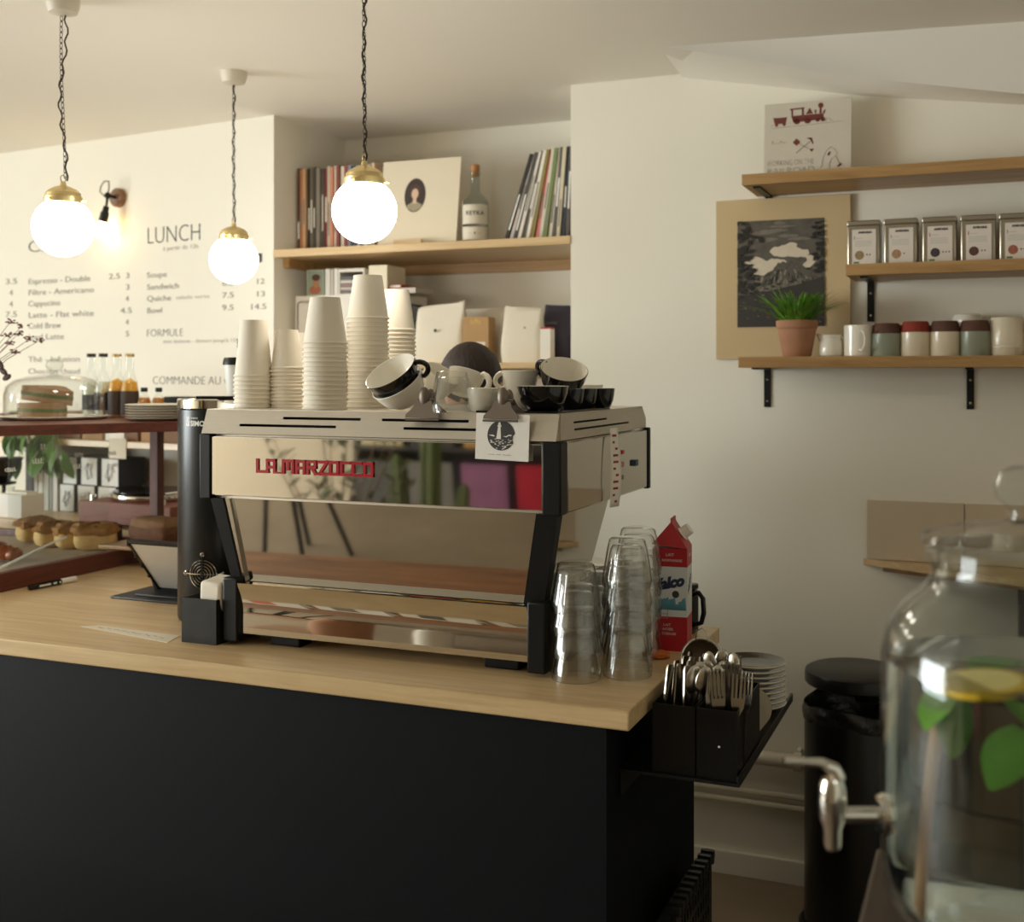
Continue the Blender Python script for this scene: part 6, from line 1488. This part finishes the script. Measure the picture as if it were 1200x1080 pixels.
# ================================================================== the room in front of the counter (seen in the polished steel)
lt = E('long_table', 'long low wooden plank table in front of the counter', 'table', (-1.9, 1.11, 0))
MB().rbox(-3.2, -.75, .92, 1.148, .46, .50, .004).bw('plank', TABLEW, lt); MB().rbox(-3.2, -.75, 1.152, 1.385, .46, .50, .004).bw('plank', TABLEW, lt)
for x in (-3.1, -.9):
    for y in (.96, 1.30): MB().rbox(x, x+.06, y, y+.06, 0, .46, .003).bw('leg', DW, lt)
rnd = random.Random(15)
for i, (x, y, c, c2) in enumerate(((-2.05, 1.285, (226, 220, 208), (206, 96, 56)), (-1.76, 1.285, (232, 228, 220), (120, 110, 100)), (-1.47, 1.285, (224, 216, 200), (70, 66, 64)), (-1.19, 1.285, (214, 206, 190), (150, 140, 120)), (-.91, 1.285, (222, 216, 206), (150, 60, 60)))):
    for k in range(2):
        t = E('magazine', '%s magazine of the pile on the plank table' % (('orange striped', 'plain white', 'white with black print', 'beige', 'red cornered')[i] if k else ('lower orange side', 'lower white side', 'lower black side', 'lower beige side', 'lower red side')[i]), 'magazine', (x, y, .5002+k*.0125), R(rnd.uniform(-12, 12)))
        MB().rbox(-.12, .12, -.09, .09, 0, .012, .002, seg=1).build('pages', mat('mag_%d' % i, S(*c), .4), t); MB().box(-.10+.04*k, .02, -.07, .04, .012, .0124).build('cover_print', mat('magp_%d' % i, S(*c2), .4), t, smooth=False)
# bench and chair legs reflected: two stools
for x, lab in ((-2.75, 'dark metal stool standing beyond the low plank table'),):
    t = E('stool', lab, 'stool', (x, .1, 0), R(15)); MB().lathe([(0, .46), (.16, .46), (.165, .45), (.16, .43), (0, .43)], 28).build('seat', TABLEW, t)
    for k in range(4):
        a = math.pi/4+math.pi/2*k; MB().tube([(.10*math.cos(a), .10*math.sin(a), .43), (.19*math.cos(a), .19*math.sin(a), 0)], .011, 8).build('leg', BLACKM, t)
# potted olive by the front wall
pp_ = E('potted_olive', 'slender grey-green olive shrub in a pot by the front wall', 'plant', (-3.07, -1.0, 0))
MB().lathe([(0, 0), (.14, 0), (.18, .36), (.19, .36), (.19, .40), (.165, .40), (.16, .34), (0, .34)], 28).build('pot', TER, pp_)
OLV = mat('olive_leaf', S(92, 100, 66), .6, var=.3, scale=20); ol = leaf_mb(.085, .013, .2).mesh('leaf', OLV); br_ = MB(); rnd = random.Random(4)
for i in range(14):
    a = rnd.uniform(0, 6.28); l = rnd.uniform(.6, 1.15); sp_ = rnd.uniform(.1, .42)
    pts = [Vector((.02*math.cos(a), .02*math.sin(a), .34)), Vector((sp_*.4*math.cos(a), sp_*.4*math.sin(a), .34+l*.5)), Vector((sp_*math.cos(a), sp_*math.sin(a), .34+l))]
    br_.tube(pts, [.008, .006, .002], 6)
    for k in range(20):
        f_ = rnd.uniform(.2, 1); b0 = pts[0].lerp(pts[1], f_*2) if f_ < .5 else pts[1].lerp(pts[2], f_*2-1)
        inst(ol, 'leaf', pp_, b0, (rnd.uniform(.2, 1.2), rnd.uniform(-.5, .5), rnd.uniform(0, 6.28)))
br_.build('branches', STEMM, pp_)
# display rack with posters, cactus
rk = E('magazine_rack', 'dark shelving rack with magazines near the front wall', 'rack', (-3.0, -2.5, 0))
m = MB(); m.box(-.75, -.72, -.17, .17, 0, 1.75); m.box(.72, .75, -.17, .17, 0, 1.75)
for z in (.05, .62, 1.05, 1.45): m.box(-.72, .72, -.17, .17, z, z+.03)
m.box(-.75, .75, -.2, -.17, 0, 1.75); m.build('rack_frame', mat('rack_dark', S(58, 52, 48), .5), rk)
rcol = [(90, 88, 84), (120, 116, 110), (150, 96, 130), (186, 34, 56), (206, 190, 150), (70, 66, 60), (196, 150, 80), (60, 56, 54), (216, 206, 196), (150, 60, 50), (186, 140, 56), (190, 200, 210)]
k = 0
for z in (.65, 1.08, 1.48):
    for i in range(4):
        c = rcol[k]; x = -.54+.36*i
        o = T(MB().rbox(-.15, .15, 0, .012, 0, .25 if z > 1.4 else .34, .002).build('poster_board', mat('poster_%d' % k, S(*c), .5, var=.25, scale=8), None, (-3.0+x, -2.32, z), (R(-8), 0, 0)), '%s cover board on the %s shelf of the dark rack, %s' % (cname(c), {.65: 'lowest', 1.08: 'middle', 1.48: 'top'}[z], ('at the cactus end', 'second from the cactus', 'third from the cactus', 'at the far end')[i]), 'board'); k += 1
ct = E('cactus', 'tall ribbed cactus with side arms in a pot on the floor', 'cactus', (-2.84, -1.6, 0))
CACT = mat('cactus_green', S(98, 108, 62), .6, var=.2, bump=.3)
MB().lathe([(0, 0), (.11, 0), (.14, .28), (.15, .28), (.15, .31), (.13, .31), (.12, .27), (0, .27)], 24).build('pot', CERW, ct)
fl = lambda i, z: .12*math.cos(i*math.pi/2)
for x, y, h_, r_, tl_ in ((0, 0, 1.35, .055, 0), (.10, .02, .95, .04, .12), (-.09, .03, 1.10, .042, -.10)):
    MB().lathe([(0, .25), (r_, .25), (r_, h_*.5), (r_*1.05, h_*.8), (r_*.8, h_*.96), (0, h_)], 24, TR((x, y, 0), (0, tl_, 0)), flute=fl).build('stem', CACT, ct)
